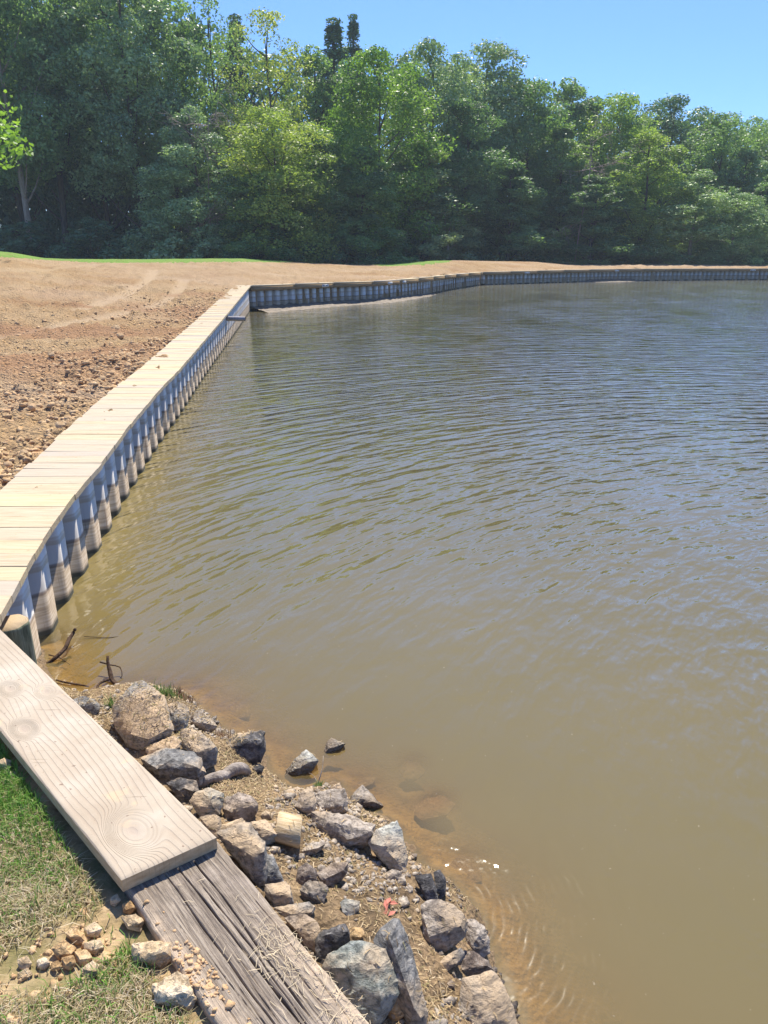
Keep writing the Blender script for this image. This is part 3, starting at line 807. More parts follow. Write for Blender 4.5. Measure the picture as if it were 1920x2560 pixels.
tag(timber, 'old grey timber beam with deep long cracks, running on from the pale plank', 'beam')
# support timber under the plank (same beam line)
ua = np.array([-ay[0], -ay[1]])
q0, q1 = PR[:2], P0R[:2]; off = np.array([PL[0] - PR[0], PL[1] - PR[1]]); off /= np.linalg.norm(off)
q0 = q0 - 0 * off
Asup = [PR[:2] * .985 + PL[:2] * .015, PR[:2] * .06 + PL[:2] * .94, P0R[:2] * .06 + P0L[:2] * .94, P0R[:2] * .985 + P0L[:2] * .015]
c8 = [(*a, .657) for a in Asup] + [(*a, .2) for a in Asup]
me = box_mesh('support_timber', c8)
so = link('support_timber', me, MAT['timber'])
tag(so, 'old beam lying hidden underneath the broad pale plank', 'beam')

# ------------------------------------------------------------------ rocks
solids_V = []; solids_F = []
def add_solid(V, F):
    o = sum(len(v) for v in solids_V); solids_V.append(np.asarray(V)); solids_F.extend([tuple(int(i) + o for i in f) for f in F])
view0 = None
def rock(name, outline, mat, label, ridge=None, z=None, rough=.05, lift=.17, group=None, cat='rock', zfun=None, squash=1.0, sink=0.0, parent=None, tilt=(.62, .78), seglen=None, grow=1.06):
    out = np.array(outline, float); c = out.mean(0); out = c + (out - c) * grow; c = out.mean(0); bot = out[out[:, 1].argmax()]
    gx, gy = (bot[0] * .5 + c[0] * .5), out[:, 1].max()
    if zfun is not None: G = zfun(gx, gy)
    elif z is not None: G = at(gx, gy, z)
    else:
        G = hit_bank2(gx, gy)
        if G[2] < -.015: G = at(gx, gy, -.015)
    up = np.array([0, tilt[1], tilt[0]]); up /= np.linalg.norm(up)
    right = np.array([1.0, 0, 0]); nrm = np.cross(right, up)   # plane normal (faces -y/+z)
    def plane(px, py, off=0.0):
        d = ray(px, py); o = np.array([0, 0, EYE])
        k = ((G - o) @ nrm) / (d @ nrm); return o + d * k, d / np.linalg.norm(d)
    P = np.array([plane(*q)[0] for q in out]); size = max(np.ptp(P[:, 0]), np.linalg.norm(np.ptp(P[:, 1:], axis=0)))
    cen = P.mean(0); vd = plane(*c)[1]
    pts = list(P)
    rs = np.random.default_rng(int(abs(c[0] * 13 + c[1] * 7)))
    if ridge is None:
        x0, x1 = out[:, 0].min(), out[:, 0].max(); y0, y1 = out[:, 1].min(), out[:, 1].max()
        ridge = [(c[0] + (x1 - x0) * rs.uniform(-.30, -.12), c[1] + (y1 - y0) * rs.uniform(.0, .22)), (c[0] + (x1 - x0) * rs.uniform(.1, .3), c[1] + (y1 - y0) * rs.uniform(-.05, .2)),
                 (c[0] + (x1 - x0) * rs.uniform(-.1, .1), c[1] - (y1 - y0) * rs.uniform(.08, .2))]
        lifts = [lift * rs.uniform(.75, 1.15) for _ in ridge]
    else: lifts = [lift * 1.15] * len(ridge)
    for q, lf in zip(ridge, lifts):
        a, d = plane(*q); pts.append(a - d * lf * size)
    for q in P:     # the body below and behind the outline
        pts.append(cen + (q - cen) * .86 + vd * .22 * size + np.array([0, 0, -.12 * size]))
        pts.append(cen + (q - cen) * .55 + np.array([0, .10, -.42]) * size)
    bm = bmesh.new()
    for q in pts: bm.verts.new(q)
    r = bmesh.ops.convex_hull(bm, input=bm.verts[:])
    bmesh.ops.delete(bm, geom=[g for g in bm.verts if not g.link_faces], context='VERTS')
    bmesh.ops.dissolve_limit(bm, angle_limit=.12, verts=bm.verts[:], edges=bm.edges[:])
    bmesh.ops.triangulate(bm, faces=bm.faces[:])
    tgt = seglen or max(.006, size / 17)
    for it in range(6):
        es = [e for e in bm.edges if e.calc_length() > tgt * 1.4]
        if not es or len(bm.verts) > 3500: break
        bmesh.ops.subdivide_edges(bm, edges=es, cuts=1, use_grid_fill=False)
        bmesh.ops.triangulate(bm, faces=[f for f in bm.faces if len(f.verts) > 3])
    for _ in range(1): bmesh.ops.smooth_vert(bm, verts=bm.verts[:], factor=.08, use_axis_x=True, use_axis_y=True, use_axis_z=True)
    bm.normal_update()
    V = np.array([v.co[:] for v in bm.verts]); N = np.array([v.normal[:] for v in bm.verts]); sd_ = int(abs(c[0]) * 3 + c[1]) % 9973
    s = 1.0 / size
    n1 = fbm(V[:, 0] * s * 2.6 + sd_, V[:, 1] * s * 2.6, V[:, 2] * s * 2.6, oct=3, seed=sd_)
    n2 = 1 - 2 * np.abs(fbm(V[:, 0] * s * 6 + sd_, V[:, 1] * s * 6, V[:, 2] * s * 9, oct=3, seed=sd_ + 5))
    n3 = fbm(V[:, 0] * s * 18, V[:, 1] * s * 18 + sd_, V[:, 2] * s * 18, oct=2, seed=sd_ + 9)
    V = V + N * ((rough * .75 * n1 + rough * .55 * n2 + rough * .32 * n3) * size)[:, None]
    V[:, 2] -= sink
    for v, q in zip(bm.verts, V): v.co = q
    org = Vector((float(cen[0]), float(cen[1]), float(V[:, 2].min())))
    for v in bm.verts: v.co -= org
    me = bpy.data.meshes.new(name); bm.to_mesh(me); fs = [tuple(v.index for v in f.verts) for f in bm.faces]; bm.free()
    smooth(me)
    try: me.set_sharp_from_angle(angle=math.radians(28))
    except Exception: pass
    add_solid(V, fs)
    o = link(name, me, MAT[mat], parent, org)
    if label: tag(o, label, cat, group)
    return o
GR = 'stones of the rock edging along the water'
rocks = [
 ('r_debris', [(356,1707),(375,1727),(406,1744),(417,1771),(425,1806),(429,1823),(410,1840),(375,1866),(354,1869),(317,1856),(296,1829),(290,1767),(321,1732),(340,1711)], [(330,1835),(372,1848),(420,1822),(352,1740)], 'largest upright boulder covered in tan straw and dirt next to the plank', 'boulder', .11),
 ('r_debris', [(421,1765),(444,1757),(470,1769),(471,1794),(464,1823),(456,1829),(437,1825),(425,1798)], None, 'narrow straw-dusted stone touching the right side of the largest straw-covered boulder', 'rock', .15),
 ('r_tan', [(479,1784),(495,1777),(512,1786),(541,1815),(518,1829),(497,1819),(479,1804)], [(490,1806),(515,1808)], 'small tan stone with a dark wet underside at the water, right of the straw-covered boulder', 'rock', .15),
 ('r_debris', [(367,1873),(390,1856),(433,1842),(452,1854),(448,1873),(414,1885),(379,1893)], None, 'low dusty stone wedged just below the largest straw-covered boulder', 'rock', .15),
 ('r_grey', [(454,1831),(471,1825),(500,1833),(533,1860),(541,1879),(537,1906),(508,1925),(495,1905),(475,1885),(456,1860)], [(491,1880),(520,1880),(537,1868)], 'grey cracked stone with a dark lower face, left of the big dark rock', 'rock', .18),
 ('r_grey', [(360,1898),(406,1875),(441,1877),(481,1883),(498,1898),(508,1931),(497,1960),(444,1955),(419,1956),(392,1932),(373,1918)], [(396,1922),(433,1899),(462,1910),(490,1918)], 'rounded grey boulder with yellow straw on top and a dark shaded hollow beside the plank', 'boulder', .2),
 ('r_dark', [(419,1958),(452,1947),(489,1954),(495,1976),(481,1995),(468,2006),(448,1995)], None, 'dark stone tucked under the rounded grey boulder at the plank edge', 'rock', .17),
 ('r_grey', [(185,1750),(205,1742),(235,1750),(248,1765),(240,1785),(210,1780)], None, 'small blue-grey stone alone behind the plank near the sticks in the water', 'rock', .15),
 ('r_dark', [(550,1876),(568,1856),(601,1836),(648,1829),(660,1832),(659,1876),(648,1912),(615,1909),(575,1895)], [(562,1872),(600,1854),(648,1852)], 'large dark angular rock standing at the water with a pale top edge', 'boulder', .17),
 ('r_dark', [(632,1921),(648,1911),(661,1917),(655,1931),(639,1935)], None, 'little black wet stone just below the large dark angular rock', 'rock', .15),
 ('r_pale', [(717,1925),(737,1899),(764,1876),(794,1902),(780,1925),(747,1944),(714,1940)], [(735,1925),(775,1905)], 'whitish jagged rock standing alone in the shallow water', 'rock', .15),
 ('r_pale', [(811,1880),(819,1855),(828,1846),(862,1859),(849,1872),(811,1890)], [(820,1872),(850,1863)], 'smallest pointed pale rock out in the water beyond the others', 'rock', .15),
 ('r_green', [(477,2002),(493,1983),(520,1971),(533,1979),(556,1987),(555,2006),(547,2033),(506,2042),(495,2021)], None, 'greenish grey rock with a flat top at the right edge of the plank', 'rock', .13),
 ('r_brown', [(560,2021),(568,2006),(595,1983),(626,1994),(643,2014),(639,2035),(614,2058),(568,2054)], [(572,2026),(604,2022),(640,2014),(604,2000)], 'blocky brown rock with a flat rusty side, left of the sawn wood block', 'rock', .18),
 ('r_tan', [(556,2002),(568,1990),(580,1992),(573,2008),(558,2010)], None, 'tiny tan stone between the greenish rock and the blocky brown rock', 'rock', .15),
 ('r_grey', [(500,2043),(537,2037),(551,2048),(552,2085),(541,2095),(515,2075)], None, 'flat slate grey stone half under the corner of the pale plank', 'rock', .1),
 ('r_dark', [(549,2066),(603,2048),(616,2058),(600,2070),(580,2082),(553,2088)], None, 'thin dark stone lying behind the large blue-grey boulder at the plank corner', 'rock', .13),
 ('r_green', [(628,2056),(664,2052),(678,2070),(693,2087),(690,2098),(663,2114),(650,2098),(639,2077)], [(655,2092),(688,2086),(655,2070)], 'mottled green and purple stone against the left side of the sawn wood block', 'rock', .17),
 ('r_grey', [(549,2086),(583,2077),(595,2062),(626,2062),(659,2106),(664,2142),(665,2177),(659,2206),(647,2210),(628,2185),(587,2140),(559,2105)], [(600,2120),(632,2140),(658,2130),(610,2085)], 'large blue-grey boulder against the first stretch of the old timber', 'boulder', .15),
 ('r_brown', [(653,2035),(664,2027),(682,2035),(680,2050),(657,2048)], None, 'small dark brown stone beside the top left corner of the sawn wood block', 'rock', .2),
 ('r_tan', [(672,2127),(682,2116),(699,2118),(701,2131),(682,2137)], None, 'small tan stone under the lower left corner of the sawn wood block', 'rock', .15),
 ('r_tan', [(738,2015),(752,1992),(759,1975),(780,1973),(788,2003),(786,2027),(775,2042),(755,2030)], [(752,2020),(780,2018),(768,1988)], 'upright pinkish tan stone just above the sawn wood block', 'rock', .17),
 ('r_tan', [(788,2000),(798,1982),(827,1976),(860,1975),(865,2003),(867,2027),(833,2034),(808,2034),(792,2027)], [(805,2018),(850,2014),(835,1990)], 'squarish grey-tan stone between the upright tan stone and the three-sided rock in the water', 'rock', .14),
 ('r_grey', [(827,1969),(848,1957),(856,1973),(829,1980)], None, 'small grey stone poking out of the water behind the squarish grey-tan stone', 'rock', .15),
 ('r_tan', [(867,2007),(898,1975),(906,1965),(923,1982),(939,2003),(954,2015),(933,2023),(875,2021)], [(876,2008),(902,1998),(932,2004)], 'three-sided pointed rock with a black wet base standing in the water', 'rock', .17),
 ('r_tan', [(781,2065),(784,2034),(804,2032),(833,2038),(873,2040),(894,2054),(931,2065),(929,2088),(914,2104),(871,2115),(856,2112),(833,2098),(813,2083)], [(868,2098),(900,2090),(926,2078),(820,2055)], 'wide low tan rock with a shadowed front edge, right of the sawn wood block', 'boulder', .12),
 ('r_pale', [(925,2108),(944,2079),(971,2063),(991,2057),(1002,2077),(1010,2119),(1016,2150),(1010,2175),(997,2178),(975,2168),(955,2144),(935,2125)], [(955,2115),(990,2150),(975,2085)], 'tall pale rock with a mint green patch at the water edge', 'boulder', .12),
 ('r_tan', [(752,2129),(773,2110),(794,2104),(811,2110),(792,2129),(763,2137)], [(768,2126),(795,2120)], 'small flat light stone on the straw just below the wide low tan rock', 'rock', .15),
 ('r_brown', [(742,2198),(746,2171),(767,2159),(790,2177),(792,2200),(777,2206),(751,2215)], None, 'purplish brown stone above the black angular rock in the straw', 'rock', .15),
 ('r_brown', [(792,2184),(836,2158),(867,2160),(863,2183),(840,2200),(818,2216),(806,2204)], [(815,2196),(858,2176)], 'long purplish stone slanting up to the right in the straw', 'rock', .13),
 ('r_dark', [(751,2225),(773,2202),(805,2206),(819,2221),(807,2256),(786,2256),(757,2246)], None, 'black angular rock with flat faces below the purplish stones', 'rock', .15),
 ('r_grey', [(662,2135),(686,2148),(697,2177),(709,2204),(690,2212),(663,2208),(660,2160)], None, 'grey stone squeezed against the right side of the large blue-grey boulder', 'rock', .12),
 ('r_grey', [(663,2212),(713,2206),(723,2213),(732,2260),(723,2269),(690,2266),(667,2237)], [(680,2236),(702,2230),(726,2238)], 'grey rock with a black broken front face beside the old timber', 'rock', .16),
 ('r_grey', [(690,2270),(742,2262),(771,2256),(784,2267),(780,2285),(755,2296),(715,2296)], None, 'flat layered grey stone below the rock with the black broken face', 'rock', .12),
 ('r_brown', [(715,2296),(751,2287),(771,2293),(790,2306),(798,2329),(798,2379),(765,2362),(736,2325)], None, 'purplish rock with an ochre stain hugging the old timber', 'rock', .13),
 ('r_dark', [(792,2350),(803,2333),(861,2313),(869,2329),(875,2356),(828,2387),(813,2416),(792,2396)], [(816,2338),(844,2348),(868,2330)], 'black glossy-looking rock above the largest bluish slab by the old timber', 'rock', .17),
 ('r_ochre', [(873,2333),(880,2319),(905,2321),(911,2336),(893,2354),(875,2352)], None, 'small crumbly orange stone between the black rock and the bluish slab', 'rock', .15),
 ('r_green', [(813,2418),(828,2394),(880,2360),(915,2360),(961,2377),(973,2404),(990,2471),(986,2493),(969,2522),(948,2551),(921,2549),(888,2500),(846,2463),(826,2434)], [(860,2420),(950,2490),(920,2400)], 'largest bluish green slab stained with rust, against the old timber', 'boulder', .09),
 ('r_grey', [(938,2356),(954,2325),(983,2304),(996,2306),(1011,2333),(1027,2383),(1050,2468),(1065,2525),(1064,2560),(1021,2566),(992,2505),(985,2468),(965,2404)], [(975,2350),(1005,2430),(1035,2520)], 'long pointed grey rock leaning along the right side of the bluish green slab', 'boulder', .12),
 ('r_ochre', [(969,2518),(988,2504),(1004,2510),(1008,2541),(984,2553),(971,2541)], None, 'small orange stone in the gap at the foot of the long pointed rock', 'rock', .15),
 ('r_pale', [(851,2257),(863,2248),(898,2254),(896,2275),(873,2292),(857,2277)], None, 'small white and yellow flat stone lying in the open soil', 'rock', .06),
 ('r_tan', [(1055,2268),(1070,2256),(1103,2254),(1132,2266),(1155,2287),(1164,2304),(1161,2335),(1140,2356),(1113,2374),(1086,2376),(1068,2352),(1062,2308)], [(1074,2342),(1113,2328),(1150,2314),(1100,2290)], 'big tan block with a cracked top and black shaded underside by the water', 'boulder', .15),
 ('r_tan', [(1165,2300),(1186,2302),(1209,2318),(1221,2350),(1223,2381),(1209,2393),(1186,2390),(1169,2366),(1167,2323)], None, 'rounded pinkish stone at the water, right of the big tan block', 'rock', .14),
 ('r_brown', [(1143,2418),(1163,2379),(1190,2383),(1217,2404),(1230,2424),(1213,2436),(1184,2447),(1155,2447)], [(1155,2424),(1190,2426),(1216,2414)], 'mossy greenish brown stone between the rounded pinkish stone and the lowest rock', 'rock', .17),
 ('r_grey', [(1097,2408),(1122,2387),(1151,2372),(1159,2383),(1153,2401),(1128,2416),(1113,2430)], None, 'small grey stone in the shade under the big tan block', 'rock', .13),
 ('r_grey', [(1160,2451),(1194,2441),(1228,2430),(1248,2451),(1261,2480),(1278,2516),(1290,2580),(1232,2590),(1150,2590),(1150,2543),(1160,2501)], [(1185,2490),(1235,2500),(1215,2560)], 'lowest broad purplish grey rock at the bottom of the picture by the water', 'boulder', .11),
 ('r_dark', [(1039,2192),(1077,2184),(1085,2205),(1094,2247),(1068,2255),(1056,2222)], None, 'dark slanting stone between the pale mint green rock and the big tan block', 'rock', .12),
 ('r_dark', [(1085,2182),(1100,2176),(1113,2198),(1113,2235),(1099,2247),(1090,2212)], None, 'wet black stone lapped by glittering water above the big tan block', 'rock', .12),
 ('r_tan', [(954,2190),(980,2175),(1005,2180),(992,2203),(963,2203)], None, 'small tan stone half buried just below the pale mint green rock', 'rock', .1),
 ('r_grey', [(1072,2555),(1107,2549),(1130,2580),(1070,2590)], None, 'flat grey stone cut off by the bottom edge of the picture', 'rock', .1),
 ('r_brown', [(1118,2459),(1128,2449),(1138,2458),(1136,2470),(1122,2471)], None, 'little round brown pebble on the wet soil left of the lowest broad rock', 'pebble', .12),
 ('r_grey', [(628,1862),(0,0)], None, '', '', 0),
]
for mt, outl, rdg, lab, cat, lf in rocks:
    if not lab: continue
    rock('shore_rock', outl, mt, lab, rdg, cat=cat, lift=lf)
# submerged stones: they sit on the bed just under the surface
def under_z(zt):
    return lambda x, y: at(x, y, zt)
rock('submerged_rock', [(1039,2015),(1064,1998),(1106,1990),(1136,2011),(1115,2034),(1056,2047),(1039,2034)], 'r_tan', 'broad brown rock seen under the water out from the pale mint green rock', None, zfun=under_z(-.035), lift=.05, cat='rock', tilt=(.12, .99))
rock('submerged_rock', [(1000,1925),(1020,1905),(1045,1908),(1062,1930),(1040,1945),(1012,1945)], 'r_tan', 'faint dark rock under the water, farthest from the shore', None, zfun=under_z(-.06), lift=.05, cat='rock', tilt=(.12, .99))
rock('submerged_rock', [(890,1958),(915,1945),(940,1942),(936,1955),(905,1968)], 'r_pale', 'thin pale stone just under the water behind the three-sided pointed rock', None, zfun=under_z(-.035), lift=.05, cat='rock', tilt=(.12, .99))
rock('submerged_rock', [(1120,2170),(1150,2140),(1195,2150),(1200,2200),(1160,2215),(1125,2200)], 'r_tan', 'golden brown rock under shallow water right of the wet black stone', None, zfun=under_z(-.05), lift=.05, cat='rock', tilt=(.12, .99))
rock('submerged_rock', [(560,1775),(590,1755),(625,1765),(620,1790),(580,1798)], 'r_tan', 'reddish brown rock under the water beyond the small tan stone', None, zfun=under_z(-.06), lift=.05, cat='rock', tilt=(.12, .99))
# clay clods on the grass
LZ = lambda dz: (lambda x, y: at(x, y, .63 + dz))
clods = [
 ('r_clay', [(384,2461),(443,2436),(464,2447),(494,2495),(477,2520),(443,2518),(392,2500)], 'largest pale clay lump pushed against the old timber'),
 ('r_clay', [(333,2362),(371,2354),(422,2358),(428,2394),(405,2419),(338,2400)], 'second largest pale clay lump, just above the largest one beside the timber'),
 ('r_clay', [(304,2292),(338,2286),(357,2303),(350,2326),(321,2320)], 'pale clay lump in the gap left of the timber, below the small orange one'),
 ('r_ochre', [(306,2261),(325,2252),(340,2269),(325,2284),(308,2278)], 'small orange clay lump right under the end of the pale plank'),
 ('r_ochre', [(165,2332),(186,2320),(211,2333),(216,2356),(190,2358)], 'smooth orange clay lump at the top of the heap on the grass'),
 ('r_clay', [(211,2320),(236,2307),(253,2322),(245,2343),(219,2341)], 'crumbly pale lump at the upper right of the heap on the grass'),
 ('r_ochre', [(130,2372),(160,2352),(188,2372),(182,2390),(148,2398)], 'orange clay lump in the middle of the heap, left of centre'),
 ('r_clay', [(213,2358),(249,2350),(260,2368),(240,2387),(213,2380)], 'pale clay lump on the right flank of the heap with grass growing against it'),
 ('r_clay', [(203,2421),(232,2404),(247,2413),(245,2440),(213,2444)], 'separate flat-topped clay lump lowest on the grass below the heap'),
 ('r_ochre', [(188,2380),(215,2374),(230,2394),(218,2412),(194,2410)], 'orange-tan lump at the lower right of the heap on the grass'),
 ('r_ochre', [(156,2395),(182,2390),(190,2410),(176,2424),(158,2418)], 'rust-tinged lump at the bottom middle of the heap on the grass'),
 ('r_clay', [(46,2400),(68,2390),(78,2408),(66,2426),(48,2420)], 'whitish clay lump at the far left end of the heap on the grass'),
 ('r_clay', [(92,2402),(112,2394),(124,2408),(112,2424),(94,2420)], 'pale lump between the left end and the middle of the heap on the grass'),
 ('r_clay', [(45,2432),(68,2422),(80,2436),(62,2450),(44,2446)], 'pinkish white lump just below the left end of the heap on the grass'),
 ('r_ochre', [(128,2408),(146,2402),(154,2416),(142,2428),(128,2424)], 'small tan lump under the middle of the heap on the grass'),
 ('r_clay', [(276,2246),(292,2236),(302,2250),(288,2264),(276,2260)], 'small tan lump left of the small orange one near the plank end'),
 ('r_clay', [(-10,1905),(10,1896),(26,1902),(26,1918),(0,1922)], 'pale lump at the left edge of the picture beside the grass and plank'),
]
for mt, outl, lab in clods:
    rock('clay_lump', outl, mt, lab, None, zfun=LZ(0.0), lift=.2, cat='clay lump', rough=.075)

# sawn wood block
tl, tr_, br_, bl = hit_bank2(697, 2030), None, None, None
Gb = hit_bank2(716, 2122)
def blk(px, py):
    nrm = np.array([.06, -.42, .90]); nrm /= np.linalg.norm(nrm); o = np.array([0, 0, EYE]); d = ray(px, py)
    P0_ = Gb + np.array([0, 0, .045]); k = ((P0_ - o) @ nrm) / (d @ nrm); return o + d * k, nrm
tops = [blk(*q)[0] for q in [(684, 2097), (749, 2110), (755, 2039), (697, 2026)]]; nb_ = blk(700, 2060)[1]
c8 = [t for t in tops] + [t - nb_ * .045 for t in tops]
me = box_mesh('wood_block', c8)
bm = bmesh.new(); bm.from_mesh(me); bmesh.ops.recalc_face_normals(bm, faces=bm.faces[:]); bmesh.ops.bevel(bm, geom=bm.edges[:], offset=.003, segments=2, affect='EDGES'); bm.to_mesh(me); bm.free()
m = M('sawn_block'); p = m.mapv(m.pos(), (1, 1, 1), rot=(0, 0, .15)); g = m.noise(m.mapv(p, (9, 210, 120)), 1.0, 5, .65, .6)
c = m.ramp(g, [(.32, (.38, .25, .13)), (.46, (.60, .45, .27)), (.6, (.68, .53, .35))])
MAT['blockw'] = m.set(c, .8, .3, m.bump(g, .003))
o = link('wood_block', me, MAT['blockw']); tag(o, 'sawn yellowish offcut of wood lying flat among the stones', 'wood block')
add_solid(np.array(c8), [(0, 1, 2, 3), (7, 6, 5, 4), (0, 4, 5, 1), (1, 5, 6, 2), (2, 6, 7, 3), (3, 7, 4, 0)])

# ------------------------------------------------------------------ sticks
def stick(name, px, zs, radii, label, mat='stick', twigs=(), cat='branch', n=8):
    P = catmull([at(x, y, z) for (x, y), z in zip(px, zs)], .02)
    k = len(P); r = np.interp(np.linspace(0, 1, k), np.linspace(0, 1, len(radii)), radii)
    P = P + np.stack([fbm(P[:, 0] * 14, P[:, 1] * 14, oct=2, seed=s_) for s_ in (1, 2, 3)], 1) * r[:, None] * .8
    r = r * (1 + .18 * fbm(P[:, 0] * 30, P[:, 1] * 30, oct=2, seed=8))
    parts = [tube(P, r, n)]
    for tp, tz, tr2 in twigs:
        Q = catmull([at(x, y, z) for (x, y), z in zip(tp, tz)], .02)
        parts.append(tube(Q, np.linspace(tr2, tr2 * .4, len(Q)), 6))
    V, F = merge(parts); c = np.array(V).mean(0)
    me = py_mesh(name, np.array(V) - c, F); smooth(me)
    return tag(link(name, me, MAT[mat], None, c), label, cat)
stick('fallen_branch', [(95, 1672), (130, 1650), (155, 1628), (172, 1605), (183, 1580), (187, 1572)], [-.02, .01, .03, .045, .07, .09], [.006, .010, .012, .012, .011, .008],
      'dark wet branch rising from the water beside the post and first sheet pile', twigs=[([(122, 1637), (150, 1645), (175, 1662)], [.015, .012, -.01], .004)])
stick('fallen_branch', [(270, 1640), (273, 1668), (285, 1700), (305, 1722), (335, 1745)], [.10, .05, .012, -.012, -.05], [.007, .011, .012, .012, .010],
      'mossy curved branch standing upright out of the water near the straw-covered boulder', twigs=[([(250, 1655), (275, 1662), (300, 1668), (305, 1690), (296, 1700)], [.06, .055, .04, .01, -.01], .0045), ([(276, 1697), (250, 1708), (243, 1720), (248, 1733), (275, 1740), (300, 1748)], [.012, .02, .018, .012, .004, -.01], .0075)])
stick('fallen_branch', [(140, 1700), (175, 1708), (222, 1717)], [.012, .01, -.004], [.005, .006, .004], 'thin straight brown stick lying on the water by the plank')
stick('twig', [(210, 1591), (240, 1593), (270, 1594), (310, 1590)], [.012, .006, .004, -.004], [.002, .0022, .0018, .0012], 'very thin twig floating right of the dark wet branch', cat='twig', n=5)
stick('twig', [(790, 1968), (797, 1950), (806, 1920), (808, 1890)], [.03, .06, .10, .12], [.0025, .0025, .002, .001], 'thin upright dead stem between the two pale rocks in the water', 'barkp', twigs=[([(793, 1958), (785, 1940), (772, 1932)], [.04, .05, .06], .0015)], cat='twig', n=5)
rz = [float(hit_bank2(x, y)[2]) for x, y in [(495, 1968), (530, 1950), (570, 1936), (610, 1928), (622, 1930)]]
stick('buried_root', [(495, 1966), (530, 1948), (570, 1933), (608, 1925), (622, 1927)], [rz[0] + .0, rz[1] + .015, rz[2] + .02, rz[3] + .02, rz[4] - .01], [.015, .022, .024, .024, .015],
      'smooth grey root half buried in the straw below the large dark angular rock', 'barkp', cat='root', n=12)

# ------------------------------------------------------------------ water
bank_tree_V = np.vstack([Vb] + solids_V)
off0 = len(Vb)
tris = [tuple(f) for f in Fb] + [tuple(i + off0 for i in f) for f in solids_F]
bvh = BVHTree.FromPolygons([tuple(v) for v in bank_tree_V.tolist()], tris, epsilon=0.0)
xs = np.concatenate([np.linspace(-7, -2.3, 12)[:-1], np.arange(-2.3, 1.6, .025), np.geomspace(1.6, 62, 36)])
ys = np.concatenate([np.linspace(-8, .8, 10)[:-1], np.arange(.8, 5.2, .025), np.geomspace(5.2, 54, 44)])
Xw, Yw = np.meshgrid(xs, ys, indexing='ij')
Zw = np.zeros_like(Xw); clear = np.zeros_like(Xw)
near = (Xw > -2.4) & (Xw < 1.7) & (Yw > .75) & (Yw < 5.3)
# a refracted line of sight slants down away from the eye: look for the bottom along it
ii = np.argwhere(near)
for i, j in ii:
    x, y = Xw[i, j], Yw[i, j]
    h = bvh.ray_cast((x, y, .001), Vector((0, 0, -1)), 2.0)
    if h[0] is not None: clear[i, j] = math.exp(-max(0, -h[0][2]) / .10)
k5 = np.ones(5) / 5
for axn in (0, 1):
    clear = np.apply_along_axis(lambda a: np.convolve(a, k5, mode='same'), axn, clear)
me = np_mesh('water', np.stack([Xw, Yw, Zw], -1).reshape(-1, 3), grid_faces(len(xs), len(ys)))
attr(me, 'clear', clear.reshape(-1)); smooth(me)
m = M('pond_water'); p = m.pos(); sx = m.new('ShaderNodeSeparateXYZ'); m.con(p, sx.inputs[0]); px_, py_ = sx.outputs[0], sx.outputs[1]
dist = m.vmath('DISTANCE', p, (0.0, 0.0, 0.0))
lee = m.math('ADD', m.math('MULTIPLY', px_, .55), m.math('ADD', py_, m.math('MULTIPLY', m.noise(p, .8, 2), 1.2)))
calm = m.ramp(m.math('DIVIDE', lee, 12.0), [(.22, .03), (.30, .35), (.42, .9), (1.0, 1.0)])
gust = m.ramp(m.noise(m.mapv(p, (1, .55, 1), rot=(0, 0, .4)), .45, 3, .55), [(.34, .5), (.6, 1.2)])
calm = m.math('MULTIPLY', calm, gust)
ripmask = m.math('MULTIPLY', m.ramp(m.vmath('DISTANCE', p, (.50, 1.85, 0.0)), [(.2, 1.0), (.60, 0.0)]), m.ramp(m.noise(p, 9, 3), [(.47, 0.0), (.58, 1.0)]))
patch = m.math('MULTIPLY', m.ramp(m.noise(p, 2.6, 3, .6), [(.56, 0.0), (.64, 1.0)]), m.ramp(m.math('DIVIDE', py_, 6.0), [(.35, 1.0), (.9, 0.0)]))
def height(q):     # wave height in metres at a point: crests run round a far point, as the wind drives them
    s_ = m.new('ShaderNodeSeparateXYZ'); m.con(q, s_.inputs[0])
    dx = m.math('SUBTRACT', s_.outputs[0], 5.3); dy = m.math('SUBTRACT', s_.outputs[1], 1.1)
    rad = m.math('SQRT', m.math('ADD', m.math('MULTIPLY', dx, dx), m.math('MULTIPLY', dy, dy)))
    ang = m.math('ARCTAN2', dy, dx)
    cmb = m.new('ShaderNodeCombineXYZ'); m.con(rad, cmb.inputs[0]); m.con(m.math('MULTIPLY', ang, 8.0), cmb.inputs[1]); wv = cmb.outputs[0]
    w1 = m.noise(m.mapv(wv, (1, .26, 1)), 6.6, 2, .5, .2)
    w2 = m.noise(m.mapv(wv, (1, .35, 1), rot=(0, 0, .5)), 15, 2, .5, .15)
    h = m.math('MULTIPLY', m.math('ADD', m.math('MULTIPLY', w1, .052), m.math('MULTIPLY', w2, .010)), calm)
    h = m.math('ADD', h, m.math('MULTIPLY', m.noise(q, 2.0, 2, .5), .006))
    rip = m.math('SINE', m.math('ADD', m.math('MULTIPLY', m.vmath('DISTANCE', q, (.12, 1.95, 0.0)), 210), m.math('MULTIPLY', m.noise(q, 5, 2), 14)))
    h = m.math('ADD', h, m.math('MULTIPLY', m.math('MULTIPLY', m.noise(q, 24, 2, .5), patch), .005))
    return m.math('ADD', h, m.math('MULTIPLY', m.math('MULTIPLY', rip, ripmask), .0003))
EPS = .012
h0 = height(p); hx = height(m.vmath('ADD', p, (EPS, 0, 0))); hy = height(m.vmath('ADD', p, (0, EPS, 0)))
sx_ = m.math('DIVIDE', m.math('SUBTRACT', h0, hx), EPS); sy_ = m.math('DIVIDE', m.math('SUBTRACT', h0, hy), EPS)
steep_ = m.math('ADD', m.math('MULTIPLY', sx_, sx_), m.math('MULTIPLY', sy_, sy_))
